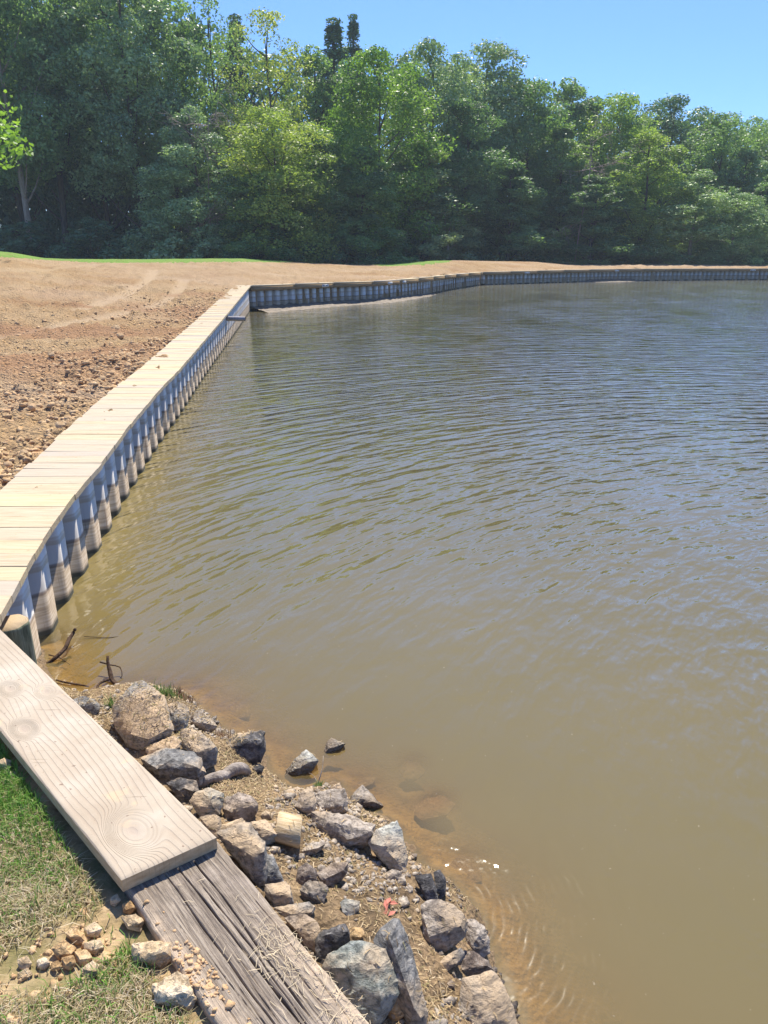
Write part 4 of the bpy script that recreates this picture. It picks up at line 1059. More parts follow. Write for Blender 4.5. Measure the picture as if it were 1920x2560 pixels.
lim = m.math('SQRT', m.math('ADD', 1.0, m.math('MULTIPLY', steep_, 18.0)))      # waves this small cannot grow steeper than about 13 degrees
nv = m.new('ShaderNodeCombineXYZ'); m.con(m.math('DIVIDE', sx_, lim), nv.inputs[0]); m.con(m.math('DIVIDE', sy_, lim), nv.inputs[1]); nv.inputs[2].default_value = 1.0
nrm = m.vmath('NORMALIZE', nv.outputs[0])
fre = m.new('ShaderNodeFresnel'); fre.inputs['IOR'].default_value = 1.36; m.con(nrm, fre.inputs['Normal'])
gl = m.new('ShaderNodeBsdfGlossy'); m.con(m.ramp(m.math('DIVIDE', dist, 40.0), [(.1, .06), (1.0, .12)]), gl.inputs['Roughness']); m.con(nrm, gl.inputs['Normal']); gl.inputs['Color'].default_value = (1, 1, 1, 1)
cl = m.attr('clear')[2]
bigw = m.noise(p, .35, 3)
mud = m.mix(m.ramp(bigw, [(.35, 0.0), (.65, 1.0)]), (.150, .122, .048), (.168, .136, .062))
mud = m.mix(m.ramp(m.math('DIVIDE', py_, 40.0), [(.07, 0.0), (.22, 1.0)]), mud, (.145, .125, .055))
silt = m.math('MULTIPLY', m.ramp(m.math('ADD', m.math('MULTIPLY', px_, .5), 1.5), [(.1, 1.0), (.95, 0.0)]), m.ramp(m.math('DIVIDE', py_, 12), [(.25, 1.0), (1.0, .25)]))
mud = m.mix(m.math('MULTIPLY', silt, .85), mud, (.27, .195, .062))
mud = m.mix(m.ramp(cl, [(.0, 0.0), (.5, .7)]), mud, (.27, .195, .08))
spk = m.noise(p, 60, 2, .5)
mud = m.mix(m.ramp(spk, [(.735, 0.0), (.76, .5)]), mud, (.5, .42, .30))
df = m.new('ShaderNodeBsdfDiffuse'); m.con(mud, df.inputs[0])
tp = m.new('ShaderNodeBsdfTransparent'); tp.inputs[0].default_value = (.95, .82, .6, 1)
b1 = m.new('ShaderNodeMixShader'); m.con(m.ramp(cl, [(.02, 0.0), (1.0, .92)]), b1.inputs[0]); m.con(df.outputs[0], b1.inputs[1]); m.con(tp.outputs[0], b1.inputs[2])
b2 = m.new('ShaderNodeMixShader'); m.con(m.math('MINIMUM', m.math('MULTIPLY', fre.outputs[0], 1.7), .95), b2.inputs[0]); m.con(b1.outputs[0], b2.inputs[1]); m.con(gl.outputs[0], b2.inputs[2])
m.con(b2.outputs[0], m.out.inputs[0]); MAT['water'] = m.m
water = link('water', me, MAT['water']); water['kind'] = 'structure'

# ------------------------------------------------------------------ loose stuff: straw, crumbs, grass
def quads_obj(name, centers, dirs, norms, length, width, cols, mat, bend=.15):
    n = len(centers); side = np.cross(dirs, norms); side /= np.linalg.norm(side, axis=1)[:, None] + 1e-9
    L = length[:, None]; Wd = width[:, None]
    a = centers - dirs * L / 2; b = centers + dirs * L / 2; mid = centers + norms * L * bend * rng.uniform(-.2, 1, (n, 1)) + side * L * rng.uniform(-.15, .15, (n, 1))
    V = np.stack([a - side * Wd / 2, a + side * Wd / 2, mid + side * Wd / 2, b + side * Wd * .15, b - side * Wd * .15, mid - side * Wd / 2], 1).reshape(-1, 3)
    i = np.arange(n)[:, None] * 6
    F = np.vstack([i + np.array([0, 1, 2, 5]), i + np.array([5, 2, 3, 4])])
    me = np_mesh(name, V, F); cattr(me, 'col', np.repeat(cols, 6, 0))
    return link(name, me, mat)
def scatter(n, x0, x1, y0, y1, test, dens=None, extra_bvh=None):
    P = []; N = []
    b = extra_bvh or bvh
    tries = 0
    while len(P) < n and tries < n * 12:
        m_ = n
        X = rng.uniform(x0, x1, m_); Y = rng.uniform(y0, y1, m_); ok = test(X, Y)
        if dens is not None: ok &= rng.uniform(0, 1, m_) < dens(X, Y)
        for x, y in zip(X[ok], Y[ok]):
            h = b.ray_cast((x, y, 1.5), Vector((0, 0, -1)), 3.0)
            if h[0] is None or h[0][2] < .008: continue
            P.append(h[0][:]); N.append(h[1][:])
            if len(P) >= n: break
        tries += m_
    return np.array(P), np.array(N)
def rand_dirs(N):
    d = rng.normal(size=N.shape); d -= (d * N).sum(1)[:, None] * N; return d / (np.linalg.norm(d, axis=1)[:, None] + 1e-9)
on_bank = lambda X, Y: (timber_side(X, Y) > .0) & (X < .6)
bd = lambda X, Y: np.clip(.45 + .9 * fbm(X * 4, Y * 4, oct=2, seed=101), .05, 1)
P, N = scatter(17000, -1.75, .5, 1.0, 3.3, on_bank, lambda X, Y: bd(X, Y))
steep = N[:, 2] > .55
rockish = P[:, 2] > bank_z(P[:, 0], P[:, 1]) + .015
dust = np.hypot(P[:, 0] + 1.0, (P[:, 1] - 2.75)) < .42     # around the straw-covered boulders
keep = steep & ((~rockish) | (rng.uniform(size=len(P)) < np.where(dust, .75, .07)))
P, N = P[keep], N[keep]; n = len(P)
pal = np.array([(.50, .36, .19), (.38, .265, .13), (.29, .20, .10), (.62, .48, .30), (.26, .23, .09), (.17, .115, .06)])
cols = pal[rng.choice(6, n, p=[.28, .24, .18, .14, .08, .08])] * rng.uniform(.8, 1.15, (n, 1))
o = quads_obj('dry_straw', P + N * .003, rand_dirs(N) * .95 + N * rng.uniform(-.1, .3, (n, 1)), N, rng.uniform(.010, .032, n), rng.uniform(.0012, .0026, n), cols, MAT['straw'], .25)
tag(o, 'dry straw and mown grass clippings strewn over the rock bank', 'straw', kind='stuff')
# straw on the timber
tb = BVHTree.FromPolygons([v.co[:] for v in timber.data.vertices], [tuple(p_.vertices) for p_ in timber.data.polygons])
def on_timber(X, Y):
    s = timber_side(X, Y); return (s < -.01) & (s > -.16)
along = lambda X, Y: (X - TR0[0]) * tdir[0] + (Y - TR0[1]) * tdir[1]
def td(X, Y): return .5 * np.clip(sstep(.22, .5, along(X, Y)) * (.25 + sstep(-.15, -.04, timber_side(X, Y))) * (.6 + fbm(X * 7, Y * 7, oct=2, seed=31)), .015, 1)
P, N = scatter(1500, -.6, .4, .75, 1.65, on_timber, td, tb); N[:] = (0, 0, 1)
n = len(P); cols = np.array([(.66, .53, .35)]) * rng.uniform(.65, 1.1, (n, 1))
o = quads_obj('dry_straw', P + N * .004, rand_dirs(N) + N * rng.uniform(-.02, .25, (n, 1)), N, rng.uniform(.010, .038, n), rng.uniform(.0008, .0014, n), cols, MAT['straw'], .2)
tag(o, 'pale dry straw heaped along the water side of the old cracked timber', 'straw', kind='stuff')
# crumbs of clay
def crumbs(name, P, sizes, mat, label, cat, sub=1):
    bmx = bmesh.new(); bmesh.ops.create_icosphere(bmx, subdivisions=sub, radius=1.0)
    base = np.array([v.co[:] for v in bmx.verts]); fb = np.array([[v.index for v in f.verts] for f in bmx.faces]); bmx.free()
    n = len(P); nb2 = len(base)
    r = rng.uniform(.5, 1.35, (n, nb2, 1)); sc = np.stack([rng.uniform(.7, 1.3, n), rng.uniform(.7, 1.3, n), rng.uniform(.5, .9, n)], 1)[:, None, :]
    V = (base[None] * r + rng.uniform(-.28, .28, (n, nb2, 3))) * sc * sizes[:, None, None]
    th = rng.uniform(0, 6.28, n); c_, s_ = np.cos(th), np.sin(th)
    x = V[..., 0] * c_[:, None] - V[..., 1] * s_[:, None]; y = V[..., 0] * s_[:, None] + V[..., 1] * c_[:, None]
    V = np.stack([x, y, V[..., 2]], -1) + P[:, None, :]
    F = (fb[None] + (np.arange(n) * nb2)[:, None, None]).reshape(-1, 3)
    me = np_mesh(name, V.reshape(-1, 3), F); o = link(name, me, mat); tag(o, label, cat, kind='stuff'); return o
P, N = scatter(3400, -1.6, .5, 1.0, 3.2, on_bank, lambda X, Y: np.clip(.3 + 1.3 * fbm(X * 3.1 + 5, Y * 3.1, oct=2, seed=71), .02, 1))
ofr = P[:, 2] < bank_z(P[:, 0], P[:, 1]) + .008; P = P[ofr]; P[:, 2] += .001
crumbs('gravel', P, rng.gamma(2.0, .0026, len(P)) + .0018, MAT['r_tan'], 'small tan stones and soil crumbs between the rocks of the bank', 'gravel')
P, N = scatter(900, -.7, .2, .75, 1.6, lambda X, Y: (timber_side(X, Y) < -.2) & (timber_side(X, Y) > -.36), lambda X, Y: np.clip(-.1 + 1.3 * fbm(X * 9, Y * 9, oct=2, seed=72) + sstep(.12, .06, np.hypot(X + .40, Y - 1.16)), .02, 1), tb)
crumbs('clay_crumbs', P, rng.gamma(2.0, .0016, len(P)) + .0012, MAT['clod'], 'tan clay crumbs scattered along the grassy side of the old cracked timber', 'crumbs')
# near lawn grass
solid_bvh = None
lx = rng.uniform(-2.1, .3, 330000); ly = rng.uniform(.35, 2.45, 330000)
ok = (timber_side(lx, ly) < -.292) & (np.abs(lx / ly) < .75) & (ly > .7)
# in front of the old timber its grassy side lies further out
sT = (lx - TL0[0]) * (TLe - TL0)[1] - (ly - TL0[1]) * (TLe - TL0)[0]
ok &= (sT > .004) | (along(lx, ly) < -.12)
dn = 1.0 + .7 * fbm(lx * 3.0, ly * 3.0, oct=3, seed=201)
heap = np.array([at(150, 2385, .63)[:2], at(60, 2420, .63)[:2], at(225, 2350, .63)[:2], at(330, 2290, .63)[:2]])
for hp, hr in zip(heap, (.10, .08, .07, .05)):
    dn = dn - 1.1 * np.exp(-((lx - hp[0]) ** 2 + (ly - hp[1]) ** 2) / hr ** 2)
ok &= rng.uniform(size=len(lx)) < np.clip(dn, .03, 1)
lx, ly = lx[ok], ly[ok]; n = len(lx); lz = lawn_z(lx, ly)
green = np.clip(.62 + 1.5 * fbm(lx * 2.6 + 3, ly * 2.6, oct=3, seed=203) , .12, .95)
gp = at(290, 2350, .63); green = np.maximum(green, .97 * np.exp(-((lx - gp[0]) ** 2 * 1.5 + (ly - gp[1]) ** 2) / .12 ** 2))
isg = rng.uniform(size=n) < green
cg = np.array([(.11, .27, .03), (.16, .35, .05), (.23, .42, .075), (.33, .43, .13)])[rng.choice(4, n)] * rng.uniform(.75, 1.2, (n, 1))
cd = np.array([(.62, .49, .30), (.48, .38, .21), (.72, .60, .42), (.36, .33, .15)])[rng.choice(4, n)] * rng.uniform(.75, 1.15, (n, 1))
cols = np.where(isg[:, None], cg, cd)
hgt = np.where(isg, rng.uniform(.018, .05, n), rng.uniform(.008, .035, n))
th = rng.uniform(0, 6.28, n); lean = np.where(isg, rng.uniform(.2, 1.0, n), rng.uniform(.6, 2.2, n))
dirh = np.stack([np.cos(th), np.sin(th), 0 * th], 1); sidev = np.stack([-np.sin(th), np.cos(th), 0 * th], 1)
base = np.stack([lx, ly, lz - .004], 1); up = np.array([0, 0, 1.0])
wd = rng.uniform(.0014, .0028, n)[:, None]
mid = base + (up * .6 + dirh * lean[:, None] * .25) * hgt[:, None]; tip = base + (up * (1 / (1 + .35 * lean[:, None])) + dirh * lean[:, None] * .8) * hgt[:, None]
V = np.stack([base - sidev * wd / 2, base + sidev * wd / 2, mid + sidev * wd / 2.3, mid - sidev * wd / 2.3, tip + sidev * wd * .08, tip - sidev * wd * .08], 1).reshape(-1, 3)
i6 = np.arange(n)[:, None] * 6
me = np_mesh('grass', V, np.vstack([i6 + np.array([0, 1, 2, 3]), i6 + np.array([3, 2, 4, 5])])); cattr(me, 'col', np.repeat(cols, 6, 0))
tag(link('grass', me, MAT['blade']), 'patchy green and straw-coloured grass in the near corner beside the plank', 'grass', kind='stuff')
lm = rng.uniform(size=9000); X_ = rng.uniform(-1.9, .2, 9000); Y_ = rng.uniform(.4, 2.4, 9000)
ok = (timber_side(X_, Y_) < -.31); X_, Y_ = X_[ok], Y_[ok]
okc = rng.uniform(size=len(X_)) < np.clip(.1 + .9 * fbm(X_ * 4, Y_ * 4, oct=2, seed=301) + sum(.45 * np.exp(-((X_ - hp[0]) ** 2 + (Y_ - hp[1]) ** 2) / .09 ** 2) for hp in heap), .03, 1)
X_, Y_ = X_[okc], Y_[okc]
sT = (X_ - TL0[0]) * (TLe - TL0)[1] - (Y_ - TL0[1]) * (TLe - TL0)[0]; okc = (sT > 0) | (along(X_, Y_) < -.12); X_, Y_ = X_[okc], Y_[okc]
crumbs('clay_crumbs', np.stack([X_, Y_, lawn_z(X_, Y_) + .002], 1), rng.gamma(2.0, .0028, len(X_)) + .002, MAT['clod'], 'clay crumbs scattered through the near grass around the heap of lumps', 'crumbs')

def tuft(name, px, py, n, hgt, green, label, cat='grass tuft', spread=.04):
    G_ = hit_bank2(px, py); bx = G_[0] + rng.normal(size=n) * spread; by = G_[1] + rng.normal(size=n) * spread * .6
    bz = bank_z(bx, by) ; th = rng.uniform(0, 6.28, n); ln = rng.uniform(.2, 1.0, n)
    dh = np.stack([np.cos(th), np.sin(th), 0 * th], 1); sv = np.stack([-np.sin(th), np.cos(th), 0 * th], 1); H = rng.uniform(.5, 1, n)[:, None] * hgt
    b_ = np.stack([bx, by, np.maximum(bz, 0) - .003], 1); md = b_ + (up * .6 + dh * ln[:, None] * .25) * H; tp_ = b_ + (up * .9 + dh * ln[:, None] * .8) * H; w = .0022
    V = np.stack([b_ - sv * w / 2, b_ + sv * w / 2, md + sv * w / 2, md - sv * w / 2, tp_ + sv * w * .1, tp_ - sv * w * .1], 1).reshape(-1, 3)
    i = np.arange(n)[:, None] * 6; org = np.array([G_[0], G_[1], max(0, G_[2])])
    me = np_mesh(name, V - org, np.vstack([i + np.array([0, 1, 2, 3]), i + np.array([3, 2, 4, 5])]))
    cc = np.array([(.14, .25, .06), (.22, .32, .10)]) if green else np.array([(.20, .10, .06), (.42, .30, .18)])
    cattr(me, 'col', np.repeat(cc[rng.choice(2, n)] * rng.uniform(.7, 1.2, (n, 1)), 6, 0))
    tag(link(name, me, MAT['blade'], None, org), label, cat)
tuft('grass_tuft', 415, 1738, 150, .07, True, 'green grass tuft behind the straw-covered boulder at the water', spread=.035)
tuft('grass_tuft', 285, 1768, 90, .06, True, 'small green grass tuft left of the straw-covered boulder', spread=.018)
tuft('weed_tuft', 462, 1748, 160, .06, False, 'reddish brown dead weeds hanging in the water behind the narrow straw-dusted stone', 'weeds', .035)
tuft('weed_tuft', 575, 1850, 150, .05, False, 'dead brown weeds in the water left of the large dark angular rock', 'weeds', .04)
tuft('grass_tuft', 797, 1968, 70, .035, True, 'little yellow-green grass tuft between the upright and the squarish tan stones', spread=.009)
# fallen red leaves
G_ = hit_bank2(970, 2270); parts = []
for k in range(5):
    c = G_ + np.array([rng.normal() * .012, rng.normal() * .018, .012]); a = rng.uniform(0, 6.28); L = .018
    d = np.array([math.cos(a), math.sin(a), .25]); s = np.array([-math.sin(a), math.cos(a), .1])
    parts.append(([c - d * L, c + s * L * .45 + [0, 0, .003], c + d * L, c - s * L * .45 + [0, 0, .004]], [(0, 1, 2), (0, 2, 3)]))
V, F = merge(parts); me = py_mesh('fallen_leaves', np.array(V) - G_, F)
MAT['redleaf'] = mat_plain('red_leaf', (.50, .17, .12), .6)
tag(link('fallen_leaves', me, MAT['redleaf'], None, G_), 'sprig of dry red leaves lying on the straw between the rocks', 'leaves')

# ------------------------------------------------------------------ clods on the bare slope
gb = BVHTree.FromPolygons([v.co[:] for v in g_dirt.data.vertices], [tuple(p_.vertices) for p_ in g_dirt.data.polygons])
land_edge = lambda Y: np.interp(Y, W1[:, 1], W1[:, 0]) - CAPW
Yc = 4.2 + 22 * rng.beta(1.2, 2.2, 15000); 
dx_ = rng.gamma(1.2, .9, 15000); Xc = land_edge(Yc) - .03 - dx_
keep = (rng.uniform(size=15000) < np.clip(.35 + 1.2 * fbm(Xc * .9, Yc * .9, oct=3, seed=400) + .4 * np.exp(-dx_ / .5), .05, 1)) & (np.abs(Xc / Yc) < .75)
Xc, Yc = Xc[keep][:6500], Yc[keep][:6500]; P = []
for x, y in zip(Xc, Yc):
    h = gb.ray_cast((x, y, 3), Vector((0, 0, -1)), 5)
    if h[0] is not None and h[0][2] > .3: P.append(h[0][:])
P = np.array(P); sz = rng.gamma(1.6, .0085, len(P)) + .006
crumbs('dirt_clods', P, np.minimum(sz, .045), MAT['clod'], 'loose tan earth crumbs covering the bare slope beside the wall', 'clods')
cl_px = [(150, 1062, 24), (178, 1085, 16), (205, 1052, 16), (320, 913, 18), (232, 960, 20), (290, 972, 14), (256, 945, 16), (100, 975, 12), (186, 968, 14), (322, 888, 18), (345, 910, 16), (388, 848, 15),
         (300, 838, 16), (128, 885, 16), (170, 1045, 18), (80, 1015, 20), (195, 1090, 14), (350, 880, 14), (270, 1008, 15), (225, 1025, 16), (290, 820, 20), (170, 775, 20), (420, 800, 10), (60, 1130, 18), (115, 1120, 16), (20, 1160, 18)]
for k, (x, y, w) in enumerate(cl_px):
    a = rng.uniform(0, 6.28); pts = [(x + w * .55 * math.cos(t) * (1 + .15 * math.sin(3 * t + a)), y + w * .36 * math.sin(t)) for t in np.linspace(0, 2 * math.pi, 8)[:-1]]
    rock('dirt_clod', pts, 'clod', 'tan lump of dry earth lying loose on the bare slope beside the wall', None, zfun=lambda x, y: at(x, y, .60), cat='earth clod', lift=.2, rough=.08,
         group='large earth clods on the bare slope beside the wall', seglen=.02)

# ------------------------------------------------------------------ trees
def leaf_cloud(centers, normals, size, tint, aspect=.55):
    n = len(centers); nr = normals + rng.normal(size=(n, 3)) * .75; nr /= np.linalg.norm(nr, axis=1)[:, None]
    d = rng.normal(size=(n, 3)); d[:, 2] -= .35; d -= (d * nr).sum(1)[:, None] * nr; d /= np.linalg.norm(d, axis=1)[:, None]
    s = np.cross(nr, d); L = size[:, None]
    V = np.stack([centers - d * L * .5, centers + s * L * aspect * .5 + nr * L * .06, centers + d * L * .5, centers - s * L * aspect * .5 + nr * L * .06], 1).reshape(-1, 3)
    F = np.arange(n * 4).reshape(-1, 4); return V, F, np.repeat(tint, 4)
def make_tree(seed, H, R, base, nleaf, lsize, prof, name, nl=34, trunk_r=.17, lean=0.0, lobes_r=(.24, .40), lmin=.55):
    r0 = np.random.default_rng(seed)
    # lobes
    C = []; Rl = []
    for k in range(nl):
        h = base + (1 - base) * ((k + .5) / nl) ** .9; h = min(.985, h + r0.uniform(-.03, .03))
        pr = prof((h - base) / (1 - base)); th = k * 2.4 + r0.uniform(-.5, .5)
        rl = R * r0.uniform(*lobes_r) * (lmin + .6 * pr)
        rc = max(0, R * pr * r0.uniform(.72, 1.05) - rl * .6)
        C.append((rc * math.cos(th) + lean * h * H, rc * math.sin(th), h * H - rl * .4)); Rl.append(rl)
    C = np.array(C); Rl = np.array(Rl); w = Rl ** 2; w /= w.sum()
    pick = r0.choice(nl, nleaf, p=w); d = r0.normal(size=(nleaf, 3)); d[:, 2] += .25; d /= np.linalg.norm(d, axis=1)[:, None]
    rad = r0.uniform(.45, 1.0, nleaf) ** .6
    # break each lobe into sprays
    sp = fbm(d[:, 0] * 2.6 + pick, d[:, 1] * 2.6, d[:, 2] * 2.6, oct=2, seed=seed)
    rad = rad * (1 + .45 * sp)
    P = C[pick] + d * (Rl[pick] * rad)[:, None] * np.array([1, 1, .85])
    gap = fbm(P[:, 0] * .9, P[:, 1] * .9, P[:, 2] * .9, oct=2, seed=seed + 3) > -.22
    lt = r0.uniform(0, 1, nl)
    tint = np.clip(.5 * lt[pick] + .35 * r0.uniform(0, 1, nleaf) + .3 * (sp * .5 + .25), 0, 1)
    P, d, tint = P[gap], d[gap], tint[gap]
    V, F, T = leaf_cloud(P, d, r0.uniform(.6, 1.25, len(P)) * lsize, tint)
    cr = np_mesh('crown', V, F); attr(cr, 'tint', T)
    # trunk and limbs
    parts = []
    zs = np.linspace(0, .9 * H, 12); tp = np.stack([lean * zs + .12 * np.sin(zs * .5 + seed), .12 * np.cos(zs * .4 + seed), zs], 1)
    parts.append(tube(tp, np.linspace(trunk_r, trunk_r * .15, 12), 8))
    for k in range(0, nl, 2):
        c = C[k]; h0 = max(H * .12, c[2] - Rl[k] * 1.2 - np.hypot(c[0] - lean * c[2], c[1]) * .6); h0 = min(h0, .85 * H)
        a = np.array([np.interp(h0, zs, tp[:, 0]), np.interp(h0, zs, tp[:, 1]), h0]); m_ = (a + c) / 2 + np.array([0, 0, -.1 * np.linalg.norm(c - a)])
        Q = catmull([a, m_, c], .8); parts.append(tube(Q, np.linspace(trunk_r * .35, .02, len(Q)), 5))
    V, F = merge(parts); tk = py_mesh('trunk', V, F); smooth(tk)
    return cr, tk
round_p = lambda t: math.sqrt(max(0.02, 1 - (1.7 * (t - .42)) ** 2)) if t > .42 else .75 + .25 * t / .42
oval_p = lambda t: max(.12, math.sin(math.pi * min(1, (.12 + .88 * t))) ** .6)
full_p = lambda t: max(.1, (1 - t ** 3.2)) * (.8 + .2 * math.sin(t * 9))
cone_p = lambda t: .02 + .9 * (1 - t) ** .85
tree_defs = {
 'round': make_tree(11, 17, 4.6, .10, 46000, .23, round_p, 'r', 38),
 'oval': make_tree(12, 18, 3.8, .08, 44000, .22, oval_p, 'o', 36),
 'full': make_tree(13, 17, 4.2, .04, 50000, .23, full_p, 'f', 44, lobes_r=(.2, .34)),
 'tall': make_tree(14, 20, 3.9, .30, 40000, .22, round_p, 't', 34, .20),
 'airy': make_tree(15, 19, 3.8, .25, 11000, .20, round_p, 'a', 34, .16, lobes_r=(.18, .32)),
 'lean': make_tree(16, 15, 3.4, .38, 24000, .22, round_p, 'l', 26, .13, lean=.10),
 'near': make_tree(41, 8, 3.0, .62, 3800, .2, oval_p, 'n', 14, .10),
 'cedar': make_tree(17, 19, 2.3, .15, 26000, .17, cone_p, 'c', 120, .16, lobes_r=(.26, .40), lmin=.30),
}
BASEH = {'round': 17, 'oval': 18, 'full': 17, 'tall': 20, 'airy': 19, 'lean': 15, 'near': 8, 'cedar': 19}; BASER = {'round': 4.6, 'oval': 3.8, 'full': 4.2, 'tall': 3.9, 'airy': 3.8, 'lean': 3.6, 'cedar': 2.3, 'near': 3.0}
leafmats = {'g': 'leaf', 'y': 'leafy', 'd': 'leafd', 's': 'leafs'}
mesh_cache = {}
def place_tree(kind, lm, px, toppy, D, wpx, label, col=(1, 1, 1), bark='bark', name='tree', cat='tree', group='trees of the wood edge', rot=None):
    D = D + 3 + 9 * float(sstep(800, 1250, px))
    x = ray(px, 600); X0 = x[0] / x[1] * D; gz = .0
    top = at_y(px, toppy, D)[2]; H = top - gz
    key = (kind, lm, bark)
    if key not in mesh_cache:
        c, t = tree_defs[kind]; c = c.copy(); t = t.copy(); c.materials.append(MAT[leafmats[lm]]); t.materials.append(MAT[bark]); mesh_cache[key] = (c, t)
    c, t = mesh_cache[key]
    Rw = wpx / FPX * D / 2 * 1.22
    e = empty(name, (X0, D, gz - .1), label=label, cat=cat, group=group)
    e.rotation_euler[2] = rot if rot is not None else random.uniform(0, 6.28)
    sxy = Rw / BASER[kind]; e.scale = (sxy, sxy, H / BASEH[kind])
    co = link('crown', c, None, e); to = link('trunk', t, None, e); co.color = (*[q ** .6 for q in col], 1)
    return e
trees = [
 # kind leaf px top D width label colour
 ('tall','g', 72, -330, 47, 260, 'tall dark tree with a bare lower trunk at the very left edge', (.9,1,1), 'barkp'),
 ('full','d', 60, -300, 55, 280, 'dense dark tree second from the left edge, rising out of the picture', (1,1,1), 'bark'),
 ('tall','g', 170, -280, 51, 270, 'tall green tree with a visible straight trunk, third from the left edge', (.8,.95,.95), 'bark'),
 ('full','d', 270, -260, 56, 270, 'dark bushy tree filling the gap right of the third trunk from the left', (1.1,1.1,1.1), 'bark'),
 ('tall','s', 360, -170, 50, 260, 'silvery green tall tree with a reddish trunk showing through, left part of the wood', (.75,.9,.85), 'bark'),
 ('oval','g', 455, -60, 52, 230, 'leafy green tree whose top just leaves the picture left of the open sky', (.95,1.05,.95), 'bark'),
 ('airy','g', 560, -40, 54, 190, 'thin-crowned tree at the left end of the open sky', (1.05,1.1,.9), 'bark'),
 ('oval','s', 500, 260, 46, 210, 'lower silvery tree standing behind the tangle of bare branches', (.75,.9,.9), 'bark'),
 ('airy','y', 690, 20, 52, 210, 'tall sparse yellowing tree with forked branches against the sky', (1,.95,.8), 'bark'),
 ('round','y', 690, 265, 45, 270, 'yellow-green tree with orange-tinged upper leaves in front of the sparse yellowing tree', (.95,1,.8), 'bark'),
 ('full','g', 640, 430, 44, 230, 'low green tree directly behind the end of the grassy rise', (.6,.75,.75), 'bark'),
 ('oval','g', 790, 300, 48, 210, 'mid green tree hanging low over the dark gap beside the yellow-green tree', (.7,.85,.8), 'bark'),
 ('cedar','d', 620, 25, 60, 190, 'dark pointed conifer tip just left of the sparse yellowing tree', (1,1,1), 'bark'),
 ('cedar','d', 845, 35, 60, 230, 'left one of the two dark conifer tips against the sky', (1.2,1.15,1), 'bark'),
 ('cedar','d', 890, 25, 63, 150, 'right one of the two dark conifer tips against the sky, the narrower', (1,1,1), 'bark'),
 ('oval','g', 800, 110, 56, 190, 'green tree rising just below the two dark conifer tips', (.8,.9,.8), 'bark'),
 ('round','y', 950, 120, 48, 260, 'bright green feathery tree in the middle of the wood edge', (.46,.74,.42), 'bark'),
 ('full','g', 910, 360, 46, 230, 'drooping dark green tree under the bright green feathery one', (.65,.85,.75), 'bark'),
 ('round','s', 1075, 100, 52, 230, 'silvery topped tree right of the bright green feathery one', (.85,.95,.85), 'bark'),
 ('full','s', 1060, 330, 46, 250, 'greyish bushy tree with browning leaves in the middle of the wood edge', (.75,.78,.7), 'bark'),
 ('round','s', 1200, 108, 53, 250, 'high silvery tree whose crown is the last tall one before the skyline drops', (.95,1,.85), 'bark'),
 ('tall','g', 1160, 240, 47, 190, 'dark trunked tree standing in front of the high silvery crown', (.65,.8,.8), 'bark'),
 ('round','g', 1310, 200, 51, 220, 'mid green tree on the first step down of the skyline', (.85,1,.8), 'bark'),
 ('lean','g', 1125, 400, 44, 210, 'slender tree with a pale leaning trunk at the wood edge behind the wall corner', (.75,.9,.85), 'barkp'),
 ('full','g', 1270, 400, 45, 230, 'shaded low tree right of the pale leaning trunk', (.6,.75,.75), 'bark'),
 ('oval','g', 1400, 190, 56, 200, 'rounded dark green tree behind the first step down of the skyline', (.8,.9,.85), 'bark'),
 ('full','g', 1390, 300, 49, 210, 'drooping olive tree with bare twigs right of the middle', (.95,1,.7), 'bark'),
 ('round','y', 1520, 235, 53, 220, 'light green broad tree right of the middle, its top just under the sky', (.8,1,.75), 'bark'),
 ('oval','y', 1600, 320, 48, 200, 'yellow-green tree beside the bare twigs in the right part of the wood', (.8,.95,.75), 'bark'),
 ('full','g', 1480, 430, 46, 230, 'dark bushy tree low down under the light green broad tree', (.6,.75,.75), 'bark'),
 ('round','d', 1650, 240, 60, 230, 'domed dark green tree standing behind on the right skyline', (1.7,1.7,1.4), 'bark'),
 ('round','g', 1770, 280, 55, 210, 'green tree in the lowest dip of the skyline on the right', (.95,1.05,.85), 'bark'),
 ('oval','s', 1730, 420, 46, 190, 'pale-leaved tree with a light trunk right of the dark bushy one', (.85,1,.75), 'barkp'),
 ('round','s', 1830, 480, 45, 170, 'short silvery tree near the right edge with leaves down to the ground', (.9,1.05,.8), 'barkp'),
 ('round','g', 1900, 262, 58, 200, 'tall green tree at the right edge of the picture', (.9,1,.8), 'bark'),
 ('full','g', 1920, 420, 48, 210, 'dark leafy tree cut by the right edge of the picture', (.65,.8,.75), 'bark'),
 ('round','g', 2060, 300, 54, 260, 'broad tree just beyond the right edge', (.85,1,.8), 'bark'),
 ('full','s', 1840, 360, 52, 180, 'light green leafy tree behind the short silvery one', (.8,.95,.7), 'bark'),
]
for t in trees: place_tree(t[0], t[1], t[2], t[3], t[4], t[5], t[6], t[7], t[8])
# the near tree whose leaves reach in at the left edge
e = place_tree('near', 'y', -160, 70, 25, 430, 'bright green branch tips of a nearer tree reaching in at the left edge', (.75, 1.15, .5), 'barkp', group='', rot=.3)
e['group'] = 'nearer tree'
